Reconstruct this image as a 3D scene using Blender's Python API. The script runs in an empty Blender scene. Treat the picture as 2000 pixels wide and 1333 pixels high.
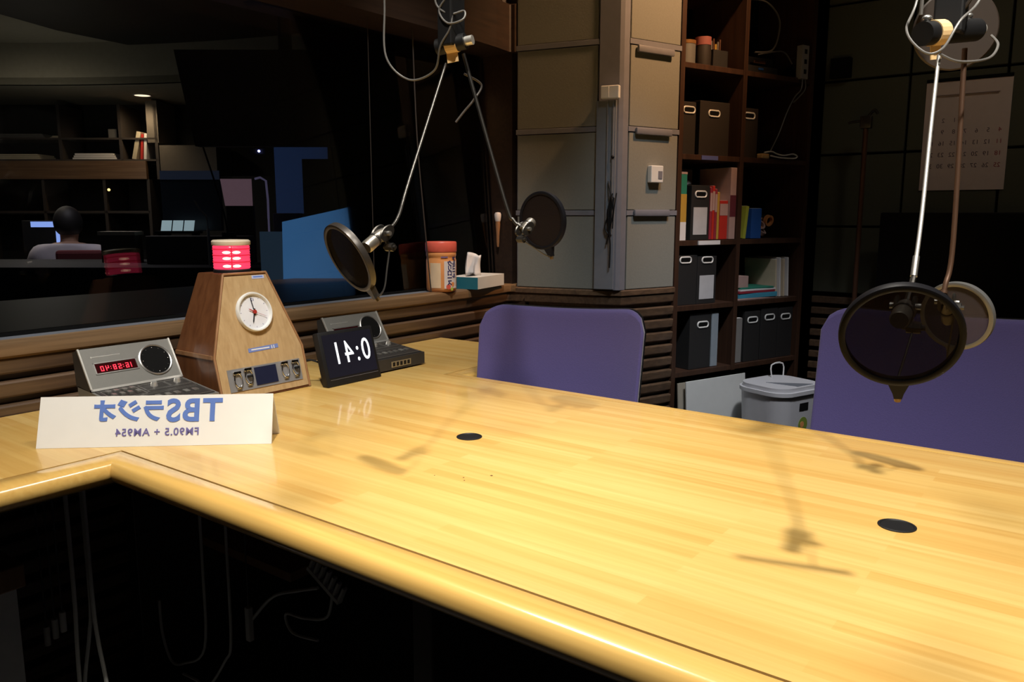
import bpy, bmesh, math, random
from mathutils import Vector, Matrix, Euler
random.seed(7)
SC = bpy.context.scene
COL = SC.collection
R = math.radians

# World axes: x runs along the main table, y runs along the studio window, z up. Metres.
# ------------------------------------------------------------------ camera
cam = bpy.data.cameras.new('camera')
cam.sensor_width = 36.0
cam.lens = 36.0 * 1550 / 2000
cam.clip_start = 0.02
camo = bpy.data.objects.new('camera', cam)
COL.objects.link(camo)
camo.location = (1.393, -0.685, 1.14)
camo.rotation_euler = (R(90 - 9.02), 0, R(36.87))
SC.camera = camo

# ------------------------------------------------------------------ world, lights, exposure
SC.view_settings.view_transform = 'Standard'
SC.view_settings.look = 'None'
SC.view_settings.gamma = 1.0
SC.view_settings.use_curve_mapping = False
SC.view_settings.exposure = 0.0
wd = bpy.data.worlds.new('world')
SC.world = wd
wd.use_nodes = True
wd.node_tree.nodes['Background'].inputs[0].default_value = (0.75, 0.85, 1.0, 1)
wd.node_tree.nodes['Background'].inputs[1].default_value = 0.014

def spot(name, loc, target, energy, size, blend, col, rad=0.05):
    l = bpy.data.lights.new(name, 'SPOT')
    l.energy = energy; l.spot_size = R(size); l.spot_blend = blend
    l.color = col; l.shadow_soft_size = rad
    o = bpy.data.objects.new(name, l); COL.objects.link(o)
    o.location = loc
    o.rotation_euler = (Vector(target) - Vector(loc)).to_track_quat('-Z', 'Y').to_euler()
    return o

def area(name, loc, target, energy, sx, sy, col):
    l = bpy.data.lights.new(name, 'AREA')
    l.energy = energy; l.shape = 'RECTANGLE'; l.size = sx; l.size_y = sy; l.color = col
    o = bpy.data.objects.new(name, l); COL.objects.link(o)
    o.location = loc
    o.rotation_euler = (Vector(target) - Vector(loc)).to_track_quat('-Z', 'Y').to_euler()
    return o

WARM = (1.0, 0.935, 0.82)
spot('studio_spot_sign', (0.88, -0.52, 2.90), (0.12, 0.16, 0.72), 235, 50, 1.0, WARM, 0.05)
spot('studio_spot_guest', (1.96, -0.42, 2.90), (1.16, 0.44, 0.72), 370, 48, 1.0, WARM, 0.055)
spot('downlight_table_middle', (0.80, 0.50, 2.90), (0.80, 0.35, 0.72), 165, 84, 1.0, WARM, 0.30)  # added wide fill, softens the shadows on the table
spot('downlight_chair_side', (0.65, 1.25, 2.90), (0.40, 1.05, 0.9), 34, 46, 1.0, (1, .93, .9), 0.15)  # added fill for the chairs, no fitting behind it
spot('downlight_sill', (0.35, 0.75, 2.90), (-0.46, 1.42, 0.92), 150, 30, 1.0, (1, .93, .85), 0.08)  # unseen fill added to brighten canister and tissue box
spot('downlight_bookcase', (0.90, 1.98, 2.85), (0.02, 2.08, 1.95), 175, 54, 1.0, (1.0, 0.55, 0.26), 0.06)
spot('downlight_low_bookcase', (1.15, 1.30, 2.90), (0.36, 2.33, 0.15), 175, 40, 1.0, (0.95, 0.96, 1.0), 0.10)  # added fill for the boards and bin under the bookcase
spot('downlight_right_wall', (1.7, 1.5, 2.90), (1.1, 3.0, 1.2), 14, 70, 1.0, (1.0, 0.88, 0.72), 0.15)  # dim added fill that lifts the dark right wall
spot('downlight_ledge', (0.60, -0.20, 2.90), (-0.75, 0.55, 0.88), 75, 44, 1.0, (0.80, 0.90, 1.0), 0.15)  # added cool fill, brightens the ledge behind the sill
spot('downlight_column', (1.0, 0.95, 2.90), (0.0, 1.98, 0.95), 75, 24, 1.0, (0.80, 0.92, 1.0), 0.10)  # added cool fill on the lower part of the panelled corner
spot('downlight_control_room', (-4.80, 2.735, 2.02), (-5.00, 2.75, 1.5), 9, 130, 1.0, (1.0, 0.75, 0.45), 0.05)
spot('downlight_control_left', (-4.377, 1.425, 2.33), (-4.7, 1.7, 1.0), 12, 150, 1.0, (1.0, 0.85, 0.65), 0.05)
spot('downlight_control_desk', (-3.25, 1.50, 2.30), (-3.6, 1.7, 0.9), 26, 130, 1.0, (0.95, 0.9, 1.0), 0.2)  # added fill for the desk and seated person

pl = bpy.data.lights.new('control_room_ambient', 'POINT'); pl.energy = 2.2; pl.color = (1.0, 0.92, 0.75); pl.shadow_soft_size = 0.3  # added soft fill without a fitting, lifts the control room ceiling
plo = bpy.data.objects.new('control_room_ambient', pl); COL.objects.link(plo); plo.location = (-4.45, 1.75, 1.55)

# ------------------------------------------------------------------ materials
MATS = {}
def mat(name, col, rough=0.5, metal=0.0, noise=0.06, nscale=30.0, bump=0.0, coat=0.0, emis=None, estr=0.0,
        alpha=1.0, spec=0.5, sheen=0.0):
    if name in MATS: return MATS[name]
    m = bpy.data.materials.new(name); m.use_nodes = True
    nt = m.node_tree; b = nt.nodes['Principled BSDF']
    b.inputs['Roughness'].default_value = rough
    b.inputs['Metallic'].default_value = metal
    b.inputs['Specular IOR Level'].default_value = spec
    b.inputs['Coat Weight'].default_value = coat
    b.inputs['Coat Roughness'].default_value = 0.08
    b.inputs['Sheen Weight'].default_value = sheen
    b.inputs['Alpha'].default_value = alpha
    tc = nt.nodes.new('ShaderNodeTexCoord')
    ns = nt.nodes.new('ShaderNodeTexNoise'); ns.inputs['Scale'].default_value = nscale
    ns.inputs['Detail'].default_value = 4
    nt.links.new(tc.outputs['Object'], ns.inputs['Vector'])
    mx = nt.nodes.new('ShaderNodeMix'); mx.data_type = 'RGBA'
    mx.inputs[6].default_value = (*[max(0, c * (1 - noise * 2)) for c in col], 1)
    mx.inputs[7].default_value = (*[min(1, c * (1 + noise * 2)) for c in col], 1)
    nt.links.new(ns.outputs['Fac'], mx.inputs[0])
    nt.links.new(mx.outputs[2], b.inputs['Base Color'])
    if bump:
        bp = nt.nodes.new('ShaderNodeBump'); bp.inputs['Strength'].default_value = bump
        bp.inputs['Distance'].default_value = 0.002
        nt.links.new(ns.outputs['Fac'], bp.inputs['Height'])
        nt.links.new(bp.outputs['Normal'], b.inputs['Normal'])
    if emis:
        b.inputs['Emission Color'].default_value = (*emis, 1)
        b.inputs['Emission Strength'].default_value = estr
    MATS[name] = m
    return m

def wood(name, c1, c2, rough=0.4, coat=0.0, axis='x', scale=1.0, bump=0.05):
    if name in MATS: return MATS[name]
    m = bpy.data.materials.new(name); m.use_nodes = True
    nt = m.node_tree; b = nt.nodes['Principled BSDF']
    b.inputs['Roughness'].default_value = rough
    b.inputs['Coat Weight'].default_value = coat
    b.inputs['Coat Roughness'].default_value = 0.1
    tc = nt.nodes.new('ShaderNodeTexCoord'); mp = nt.nodes.new('ShaderNodeMapping')
    s = {'x': (1.2, 40, 40), 'y': (40, 1.2, 40), 'z': (40, 40, 1.2)}[axis]
    mp.inputs['Scale'].default_value = [q * scale for q in s]
    nt.links.new(tc.outputs['Object'], mp.inputs['Vector'])
    ns = nt.nodes.new('ShaderNodeTexNoise'); ns.inputs['Scale'].default_value = 2.0
    ns.inputs['Detail'].default_value = 6; ns.inputs['Distortion'].default_value = 0.4
    nt.links.new(mp.outputs[0], ns.inputs['Vector'])
    rp = nt.nodes.new('ShaderNodeValToRGB')
    rp.color_ramp.elements[0].position = 0.3; rp.color_ramp.elements[0].color = (*c1, 1)
    rp.color_ramp.elements[1].position = 0.7; rp.color_ramp.elements[1].color = (*c2, 1)
    nt.links.new(ns.outputs['Fac'], rp.inputs[0]); nt.links.new(rp.outputs[0], b.inputs['Base Color'])
    bp = nt.nodes.new('ShaderNodeBump'); bp.inputs['Strength'].default_value = bump
    bp.inputs['Distance'].default_value = 0.001
    nt.links.new(ns.outputs['Fac'], bp.inputs['Height']); nt.links.new(bp.outputs['Normal'], b.inputs['Normal'])
    MATS[name] = m
    return m

def butcher(name):
    """edge-glued strips running along x, each 31 mm wide, varnished"""
    m = bpy.data.materials.new(name); m.use_nodes = True
    nt = m.node_tree; N = nt.nodes; L = nt.links; b = N['Principled BSDF']
    tc = N.new('ShaderNodeTexCoord')
    br = N.new('ShaderNodeTexBrick')
    br.offset = 0.37; br.offset_frequency = 2; br.squash = 1.0
    br.inputs['Scale'].default_value = 1.0
    br.inputs['Brick Width'].default_value = 0.50
    br.inputs['Row Height'].default_value = 0.024
    br.inputs['Mortar Size'].default_value = 0.0
    br.inputs['Bias'].default_value = 0.0
    br.inputs['Color1'].default_value = (0.0, 0.0, 0.0, 1)
    br.inputs['Color2'].default_value = (1.0, 1.0, 1.0, 1)
    L.new(tc.outputs['Object'], br.inputs['Vector'])
    rp = N.new('ShaderNodeValToRGB')
    e = rp.color_ramp.elements
    e[0].position = 0.0; e[0].color = (0.62, 0.375, 0.108, 1)
    e[1].position = 1.0; e[1].color = (0.69, 0.468, 0.165, 1)
    k = e.new(0.5); k.color = (0.655, 0.43, 0.138, 1)
    L.new(br.outputs['Color'], rp.inputs[0])
    mp = N.new('ShaderNodeMapping'); mp.inputs['Scale'].default_value = (2.2, 70, 70)
    L.new(tc.outputs['Object'], mp.inputs['Vector'])
    ns = N.new('ShaderNodeTexNoise'); ns.inputs['Scale'].default_value = 1.5; ns.inputs['Detail'].default_value = 5
    L.new(mp.outputs[0], ns.inputs['Vector'])
    gr = N.new('ShaderNodeValToRGB')
    gr.color_ramp.elements[0].position = 0.3; gr.color_ramp.elements[0].color = (0.90, 0.85, 0.76, 1)
    gr.color_ramp.elements[1].position = 0.65; gr.color_ramp.elements[1].color = (1, 1, 1, 1)
    L.new(ns.outputs['Fac'], gr.inputs[0])
    mx = N.new('ShaderNodeMix'); mx.data_type = 'RGBA'; mx.blend_type = 'MULTIPLY'; mx.inputs[0].default_value = 1.0
    L.new(rp.outputs[0], mx.inputs[6]); L.new(gr.outputs[0], mx.inputs[7])
    L.new(mx.outputs[2], b.inputs['Base Color'])
    b.inputs['Roughness'].default_value = 0.34
    b.inputs['Coat Weight'].default_value = 0.35
    b.inputs['Coat Roughness'].default_value = 0.07
    MATS[name] = m
    return m

def glassy(name, tint=(1, 1, 1), gloss=0.02, refl=0.06):
    """thin pane: clear transmission plus a Fresnel reflection"""
    m = bpy.data.materials.new(name); m.use_nodes = True
    nt = m.node_tree; N = nt.nodes; L = nt.links
    for n in list(N): N.remove(n)
    out = N.new('ShaderNodeOutputMaterial')
    tr = N.new('ShaderNodeBsdfTransparent'); tr.inputs[0].default_value = (*tint, 1)
    gl = N.new('ShaderNodeBsdfGlossy'); gl.inputs['Roughness'].default_value = gloss
    fr = N.new('ShaderNodeFresnel'); fr.inputs['IOR'].default_value = 1.5
    mx = N.new('ShaderNodeMixShader')
    L.new(fr.outputs[0], mx.inputs[0]); L.new(tr.outputs[0], mx.inputs[1]); L.new(gl.outputs[0], mx.inputs[2])
    L.new(mx.outputs[0], out.inputs[0])
    return m

def mesh_net(name, col, opacity):
    """fine woven gauze: partly open cloth"""
    m = bpy.data.materials.new(name); m.use_nodes = True
    nt = m.node_tree; N = nt.nodes; L = nt.links
    b = N['Principled BSDF']; b.inputs['Base Color'].default_value = (*col, 1); b.inputs['Roughness'].default_value = 0.9; b.inputs['Specular IOR Level'].default_value = 0.1
    tc = N.new('ShaderNodeTexCoord'); ns = N.new('ShaderNodeTexNoise'); ns.inputs['Scale'].default_value = 900
    L.new(tc.outputs['Object'], ns.inputs['Vector'])
    mr = N.new('ShaderNodeMapRange'); mr.inputs[3].default_value = opacity - 0.08; mr.inputs[4].default_value = opacity + 0.08
    L.new(ns.outputs['Fac'], mr.inputs[0])
    tr = N.new('ShaderNodeBsdfTransparent'); mx = N.new('ShaderNodeMixShader')
    L.new(mr.outputs[0], mx.inputs[0]); L.new(tr.outputs[0], mx.inputs[1]); L.new(b.outputs[0], mx.inputs[2])
    L.new(mx.outputs[0], N['Material Output'].inputs[0])
    return m

M_table = butcher('varnished_table_wood')
M_lip = wood('moulding_wood', (0.62, 0.37, 0.10), (0.72, 0.46, 0.14), 0.25, 0.6, 'x')
M_groove = mat('groove_brown', (0.10, 0.045, 0.015), 0.7)
M_black = mat('black_plastic', (0.009, 0.009, 0.010), 0.5, spec=0.3)
M_blackgloss = mat('black_gloss', (0.005, 0.005, 0.006), 0.3, spec=0.15)
M_blackmatte = mat('black_matte', (0.006, 0.006, 0.006), 0.9, spec=0.1)
M_darkbrown = wood('dark_brown_wood', (0.022, 0.012, 0.008), (0.042, 0.023, 0.014), 0.5, 0.1, 'y')
M_slat = wood('slat_wood', (0.075, 0.045, 0.028), (0.15, 0.09, 0.052), 0.42, 0.15, 'y')
M_sill = wood('sill_wood', (0.13, 0.075, 0.036), (0.25, 0.15, 0.075), 0.4, 0.2, 'y')
M_ledge = mat('grey_ledge_laminate', (0.15, 0.16, 0.185), 0.5, nscale=8)
M_fabric = mat('wall_fabric_panel', (0.21, 0.21, 0.185), 0.95, noise=0.05, nscale=180, bump=0.15)
M_frame = mat('grey_wall_trim', (0.19, 0.19, 0.22), 0.5)
M_metalgrey = mat('grey_metal_channel', (0.25, 0.27, 0.31), 0.4, 0.3)
M_carpet = mat('charcoal_carpet', (0.02, 0.02, 0.022), 0.95, nscale=200, bump=0.3)
M_ceil = mat('ceiling_tile', (0.16, 0.14, 0.12), 0.9)
M_white = mat('white_card', (0.80, 0.79, 0.77), 0.45, noise=0.015)
M_whiteplastic = mat('white_plastic', (0.72, 0.72, 0.70), 0.35, noise=0.02)
M_blueink = mat('blue_ink', (0.11, 0.20, 0.56), 0.5)
M_violetink = mat('violet_ink', (0.16, 0.14, 0.36), 0.5)
M_navy = mat('navy_ink', (0.03, 0.03, 0.16), 0.5)
M_steel = mat('brushed_steel', (0.55, 0.54, 0.52), 0.32, 0.9, nscale=80)
M_chrome = mat('chrome', (0.75, 0.74, 0.72), 0.15, 1.0)
M_rod = mat('satin_silver_rod', (0.50, 0.49, 0.47), 0.40, 0.75)
M_darkmetal = mat('dark_metal', (0.07, 0.066, 0.062), 0.35, 0.85)
M_goose = mat('gooseneck_metal', (0.11, 0.105, 0.10), 0.35, 0.9, nscale=300, bump=0.3)
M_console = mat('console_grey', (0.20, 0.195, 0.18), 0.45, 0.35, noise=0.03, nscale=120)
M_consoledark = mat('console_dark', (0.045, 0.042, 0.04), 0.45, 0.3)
M_alu = mat('aluminium_trim', (0.72, 0.70, 0.66), 0.3, 0.7)
M_led = mat('red_led_digits', (0.3, 0.0, 0.0), 0.4, emis=(1.0, 0.03, 0.06), estr=2.2)
M_ledbg = mat('red_led_window', (0.03, 0.002, 0.003), 0.15)
M_digit = mat('lit_white_digits', (0.8, 0.85, 0.9), 0.4, emis=(0.80, 0.86, 1.0), estr=0.95)
M_screen = mat('dark_screen', (0.008, 0.008, 0.012), 0.25, spec=0.25, emis=(0.012, 0.011, 0.02), estr=0.4)
M_oak = wood('pale_oak_veneer', (0.40, 0.26, 0.125), (0.50, 0.345, 0.18), 0.4, 0.15, 'z', 1.5)
M_walnut = wood('red_brown_wood', (0.10, 0.034, 0.012), (0.15, 0.056, 0.020), 0.4, 0.2, 'z')
M_walnutedge = wood('brown_edge_wood', (0.25, 0.12, 0.05), (0.33, 0.17, 0.08), 0.4, 0.2, 'z')
M_purple = mat('purple_upholstery', (0.062, 0.050, 0.175), 0.9, noise=0.06, nscale=350, bump=0.25, sheen=0.25)
M_lens = mat('red_lamp_lens', (0.6, 0.02, 0.05), 0.2, emis=(1.0, 0.06, 0.15), estr=0.85, nscale=20)
M_lensdark = mat('red_lamp_rib', (0.4, 0.01, 0.03), 0.2, emis=(0.9, 0.02, 0.05), estr=0.55)
M_ledbright = mat('red_lamp_bulb', (1, 0.5, 0.4), 0.2, emis=(1.0, 0.50, 0.36), estr=2.6)
M_cream = mat('cream_plastic', (0.66, 0.55, 0.40), 0.4)
M_teal = mat('teal_card', (0.015, 0.17, 0.25), 0.5)
M_tissue = mat('tissue_paper', (0.72, 0.70, 0.70), 0.9, noise=0.02)
M_coral = mat('coral_plastic', (0.72, 0.13, 0.09), 0.35)
M_peach = mat('peach_plastic', (0.80, 0.34, 0.12), 0.35)
M_labelcream = mat('cream_label', (0.85, 0.66, 0.45), 0.4)
M_labelwhite = mat('white_label', (0.78, 0.74, 0.74), 0.4)
M_shelfwood = wood('bookcase_wood', (0.034, 0.015, 0.008), (0.062, 0.028, 0.015), 0.5, 0.05, 'z')
M_boxfile = mat('charcoal_box_card', (0.017, 0.016, 0.016), 0.6)
M_boxfile2 = mat('brown_black_card', (0.022, 0.016, 0.012), 0.6)
M_cable = mat('grey_cable', (0.12, 0.115, 0.11), 0.4)
M_cabledark = mat('dark_cable', (0.05, 0.04, 0.035), 0.5)
M_net = mesh_net('black_gauze', (0.010, 0.006, 0.005), 0.86)
M_netthin = mesh_net('thin_black_gauze', (0.012, 0.007, 0.009), 0.74)
M_netgrey = mesh_net('worn_grey_gauze', (0.07, 0.058, 0.062), 0.55)
M_copper = mat('copper_pipe', (0.13, 0.06, 0.035), 0.45, 0.5)
M_tag = mat('yellowed_paper_tag', (0.75, 0.52, 0.26), 0.7)
M_glass = glassy('studio_glass')

# ------------------------------------------------------------------ mesh helpers
def bm_new(): return bmesh.new()

def xf(bm, verts, M):
    if M is not None: bmesh.ops.transform(bm, matrix=M, verts=verts)

def box(bm, x0, x1, y0, y1, z0, z1, M=None, bev=0.0, seg=2):
    r = bmesh.ops.create_cube(bm, size=1.0)
    vs = r['verts']
    bmesh.ops.transform(bm, matrix=Matrix.Translation(((x0 + x1) / 2, (y0 + y1) / 2, (z0 + z1) / 2)) @
                        Matrix.Diagonal((abs(x1 - x0), abs(y1 - y0), abs(z1 - z0), 1)), verts=vs)
    if bev:
        es = list({e for v in vs for e in v.link_edges})
        rr = bmesh.ops.bevel(bm, geom=es, offset=bev, segments=seg, affect='EDGES', profile=0.5)
        vs = list({v for f in rr['faces'] for v in f.verts} | {v for v in vs if v.is_valid})
    xf(bm, vs, M)

def cyl(bm, p0, p1, r0, r1=None, seg=20, M=None, caps=True):
    p0 = Vector(p0); p1 = Vector(p1); d = p1 - p0
    r = bmesh.ops.create_cone(bm, cap_ends=caps, segments=seg, radius1=r0, radius2=r0 if r1 is None else r1, depth=d.length)
    T = Matrix.Translation((p0 + p1) / 2) @ d.to_track_quat('Z', 'Y').to_matrix().to_4x4()
    xf(bm, r['verts'], (M @ T) if M is not None else T)

def ball(bm, c, r, sc=(1, 1, 1), seg=16, M=None):
    rr = bmesh.ops.create_uvsphere(bm, u_segments=seg, v_segments=max(6, seg // 2), radius=r)
    T = Matrix.Translation(c) @ Matrix.Diagonal((*sc, 1))
    xf(bm, rr['verts'], (M @ T) if M is not None else T)

def smooth_path(pts, n=6):
    P = [Vector(p) for p in pts]
    out = []
    for i in range(len(P) - 1):
        a = P[max(i - 1, 0)]; b = P[i]; c = P[i + 1]; d = P[min(i + 2, len(P) - 1)]
        for k in range(n):
            t = k / n
            out.append(0.5 * ((2 * b) + (c - a) * t + (2 * a - 5 * b + 4 * c - d) * t * t + (3 * b - a - 3 * c + d) * t ** 3))
    out.append(P[-1])
    return out

def tube(bm, pts, r, seg=8, smooth=6, M=None):
    P = smooth_path(pts, smooth) if smooth else [Vector(p) for p in pts]
    if M is not None: P = [M @ p for p in P]
    rings = []; nrm = None
    for i, p in enumerate(P):
        t = (P[min(i + 1, len(P) - 1)] - P[max(i - 1, 0)]).normalized()
        if nrm is None:
            nrm = t.orthogonal().normalized()
        else:
            nrm = (nrm - t * nrm.dot(t))
            nrm = nrm.normalized() if nrm.length > 1e-6 else t.orthogonal().normalized()
        bn = t.cross(nrm)
        rr = r[min(i, len(r) - 1)] if isinstance(r, (list, tuple)) else r
        rings.append([bm.verts.new(p + (nrm * math.cos(a) + bn * math.sin(a)) * rr)
                      for a in [2 * math.pi * k / seg for k in range(seg)]])
    for a, b in zip(rings, rings[1:]):
        for k in range(seg):
            bm.faces.new((a[k], a[(k + 1) % seg], b[(k + 1) % seg], b[k]))
    bm.faces.new(rings[0][::-1]); bm.faces.new(rings[-1])

def lathe(bm, prof, seg=40, M=None, closed=False):
    """prof: list of (radius, z); closed=True links last to first (a ring)"""
    rings = []
    for r, z in prof:
        rings.append([bm.verts.new((r * math.cos(2 * math.pi * k / seg), r * math.sin(2 * math.pi * k / seg), z)) for k in range(seg)])
    n = len(rings); m = n if closed else n - 1
    for i in range(m):
        a = rings[i]; b = rings[(i + 1) % n]
        for k in range(seg):
            bm.faces.new((a[k], a[(k + 1) % seg], b[(k + 1) % seg], b[k]))
    if not closed:
        bm.faces.new(rings[0][::-1]); bm.faces.new(rings[-1])
    xf(bm, [v for r in rings for v in r], M)

def prism(bm, poly, z0, z1, M=None):
    a = [bm.verts.new((p[0], p[1], z0)) for p in poly]
    b = [bm.verts.new((p[0], p[1], z1)) for p in poly]
    n = len(poly)
    bm.faces.new(a[::-1]); bm.faces.new(b)
    for i in range(n): bm.faces.new((a[i], a[(i + 1) % n], b[(i + 1) % n], b[i]))
    xf(bm, a + b, M)

def hull8(bm, bot, top):
    a = [bm.verts.new(p) for p in bot]; b = [bm.verts.new(p) for p in top]
    n = len(a)
    bm.faces.new(a[::-1]); bm.faces.new(b)
    for i in range(n): bm.faces.new((a[i], a[(i + 1) % n], b[(i + 1) % n], b[i]))

def sweep(bm, path, prof, closed_prof=True):
    """mitred sweep of a profile (offset to the right of the path, z) along a plan path"""
    P = [Vector((p[0], p[1])) for p in path]
    rings = []
    for i, p in enumerate(P):
        d0 = (P[i] - P[i - 1]).normalized() if i > 0 else None
        d1 = (P[i + 1] - P[i]).normalized() if i < len(P) - 1 else None
        d0 = d0 or d1; d1 = d1 or d0
        n0 = Vector((d0.y, -d0.x)); n1 = Vector((d1.y, -d1.x))
        m = n0 + n1; m = m / m.dot(n0) if m.length > 1e-6 else n0
        rings.append([bm.verts.new((p.x + m.x * o, p.y + m.y * o, z)) for o, z in prof])
    k = len(prof); kk = k if closed_prof else k - 1
    for a, b in zip(rings, rings[1:]):
        for j in range(kk):
            bm.faces.new((a[j], b[j], b[(j + 1) % k], a[(j + 1) % k]))
    if closed_prof:
        bm.faces.new(rings[0]); bm.faces.new(rings[-1][::-1])

def text_bm(s, size, mirror=True, bold=0.0, depth=0.0004, spacing=1.0):
    c = bpy.data.curves.new('lettering', 'FONT')
    c.body = s; c.size = size; c.offset = bold; c.extrude = depth; c.space_character = spacing
    c.align_x = 'CENTER'; c.align_y = 'CENTER'; c.resolution_u = 4
    o = bpy.data.objects.new('lettering', c); COL.objects.link(o)
    dg = bpy.context.evaluated_depsgraph_get(); dg.update()
    me = bpy.data.meshes.new_from_object(o.evaluated_get(dg))
    bm = bmesh.new(); bm.from_mesh(me)
    bpy.data.objects.remove(o); bpy.data.curves.remove(c); bpy.data.meshes.remove(me)
    if mirror:
        for v in bm.verts: v.co.x = -v.co.x
        bmesh.ops.reverse_faces(bm, faces=bm.faces)
    return bm

def obj(name, bm, m, parent=None, smooth=False, M=None, ang=40):
    if M is not None: bmesh.ops.transform(bm, matrix=M, verts=bm.verts)
    bmesh.ops.recalc_face_normals(bm, faces=bm.faces)
    me = bpy.data.meshes.new(name); bm.to_mesh(me); bm.free()
    me.materials.append(m)
    if smooth:
        for p in me.polygons: p.use_smooth = True
        try: me.set_sharp_from_angle(angle=R(ang))
        except Exception: pass
    o = bpy.data.objects.new(name, me); COL.objects.link(o)
    if parent is not None: o.parent = parent
    return o

def thing(name, label, cat, loc=(0, 0, 0), rotz=0.0, group=None):
    o = bpy.data.objects.new(name, None); COL.objects.link(o)
    o.empty_display_size = 0.05
    o.location = loc; o.rotation_euler = (0, 0, rotz)
    o['label'] = label; o['category'] = cat
    if group: o['group'] = group
    return o

def tag(o, label, cat, group=None, kind=None):
    o['label'] = label; o['category'] = cat
    if group: o['group'] = group
    if kind: o['kind'] = kind
    return o

def structure(o, label=None):
    o['kind'] = 'structure'
    if label: o['label'] = label
    return o

def basis(origin, xd, yd, zd=None):
    """matrix whose columns are xd, yd, zd at origin"""
    x = Vector(xd).normalized(); y = Vector(yd); y = (y - x * y.dot(x)).normalized()
    z = x.cross(y) if zd is None else Vector(zd).normalized()
    M = Matrix((x, y, z)).transposed().to_4x4()
    M.translation = Vector(origin)
    return M

def recenter(o):
    """move a mesh object's origin to the centre of its base"""
    vs = o.data.vertices
    xs = [v.co.x for v in vs]; ys = [v.co.y for v in vs]; zs = [v.co.z for v in vs]
    c = Vector(((min(xs) + max(xs)) / 2, (min(ys) + max(ys)) / 2, min(zs)))
    o.data.transform(Matrix.Translation(-c)); o.location = o.location + c
    return o

# ================================================================== THE SETTING
PATH = [(-0.44, -2.2), (-0.44, 1.45), (-0.443, 1.56), (-0.450, 1.66), (-0.463, 1.755), (-0.455, 1.772),
        (-0.434, 1.777), (-0.119, 1.854), (-0.036, 1.89), (0.056, 2.142)]

bm = bm_new(); box(bm, -8, 5, -3.2, 8, -0.1, 0.0); structure(obj('floor', bm, M_carpet))
bm = bm_new(); prism(bm, [(-0.60, -3.2), (5, -3.2), (5, 3.1), (-0.60, 3.1)], 2.95, 3.05); structure(obj('ceiling', bm, M_ceil))

# lower window wall with horizontal slats that turns the corner below the fabric panels
bm = bm_new()
prof = []
z = 0.842
while z > 0.03:
    prof += [(-0.001, z), (0.001, z - 0.004), (-0.003, z - 0.030), (-0.006, z - 0.034), (-0.028, z - 0.036), (-0.028, z - 0.049)]
    z -= 0.050
prof += [(-0.028, 0.0), (-0.11, 0.0), (-0.11, 0.842)]
sweep(bm, PATH, prof)
structure(obj('wall_left', bm, M_slat), 'dark slatted lower wall curving from the window to the bookcase')

# rounded sill nose in front of the window
bm = bm_new()
sweep(bm, PATH[:7], [(-0.04, 0.877), (-0.004, 0.877), (0.006, 0.872), (0.009, 0.862), (0.008, 0.848), (0.000, 0.842), (-0.04, 0.842)])
structure(obj('trim_1', bm, M_sill, smooth=True), 'brown wooden sill nosing under the studio window')
bm = bm_new()
sweep(bm, PATH[6:], [(-0.10, 0.866), (0.0, 0.866), (0.006, 0.862), (0.006, 0.846), (0.0, 0.842), (-0.10, 0.842)])
structure(obj('trim_2', bm, M_slat, smooth=True), 'dark wooden rail under the fabric wall panels')

# deep grey ledge behind the sill, running under the glass
bm = bm_new()
prism(bm, [(-1.35, -2.2), (-0.478, -2.2), (-0.478, 1.45), (-0.485, 1.66), (-0.50, 1.776), (-1.35, 1.776)], 0.842, 0.8765)
structure(obj('trim_3', bm, M_ledge), 'grey ledge between the two panes of the studio window')

# header over the window
bm = bm_new()
sweep(bm, [(p[0], p[1]) for p in PATH[:6]] + [(-0.434, 1.777)], [(-0.25, 1.735), (0.015, 1.735), (0.015, 1.90), (-0.02, 1.915), (-0.02, 2.95), (-0.25, 2.95)])
structure(obj('trim_4', bm, M_darkbrown), 'dark brown header above the studio window')
# jamb at the far end of the window
bm = bm_new()
box(bm, -0.605, -0.452, 1.776, 1.88, 0.86, 1.74); box(bm, -0.605, -0.40, 1.786, 1.95, 0, 0.842); box(bm, -0.64, -0.42, 1.79, 1.95, 1.735, 2.95)
structure(obj('trim_5', bm, M_darkbrown), 'dark brown post at the far end of the studio window')

# studio window, pane leaning slightly into the studio
win = bpy.data.objects.new('window_1', None); COL.objects.link(win)
win['kind'] = 'structure'; win['label'] = 'tall studio window looking into the dark control room'
win.location = (-0.532, 0, 0.877)
lean = R(-4.1)
bm = bm_new(); box(bm, -0.004, 0.004, -2.2, 1.772, 0.0, 0.862, M=Matrix.Rotation(lean, 4, 'Y'))
obj('glass', bm, M_glass, win)
bm = bm_new(); box(bm, -0.007, 0.007, -2.2, 1.772, 0.0005, 0.008)
obj('window_bead', bm, M_blackmatte, win)

# panelled walls right of the window
def panel_wall(name, p0, p1, m, label, z0=0.866):
    P0 = Vector((*p0, 0)); P1 = Vector((*p1, 0)); L = (P1 - P0).length
    M = basis(P0, P1 - P0, (0, 0, 1))   # local x along wall, y up, z toward the room
    if M.to_3x3().col[2].dot(Vector((1.393, -0.685, 0)) - P0) < 0:
        M = basis(P0, P1 - P0, (0, 0, 1), -M.to_3x3().col[2])
    bm = bm_new(); box(bm, 0, L, z0 - 0.03, 2.95, -0.10, -0.012, M=M)
    w = structure(obj(name, bm, M_frame), label)
    zz = [z0, 1.149, 1.447, 1.748, 2.05, 2.35, 2.65, 2.95]
    bm = bm_new(); bm2 = bm_new()
    for a, b in zip(zz, zz[1:]):
        box(bm, 0.006, L - 0.006, a + (0.010 if a > 1 else 0.002), b - 0.012, -0.012, 0.0, M=M, bev=0.002)
        box(bm2, 0.0, L, b - 0.010, b + 0.008, -0.012, 0.003, M=M, bev=0.001)
    obj('fabric_panel', bm, m, w)
    obj('panel_rail', bm2, M_frame, w)
    return w, M, L
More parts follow.
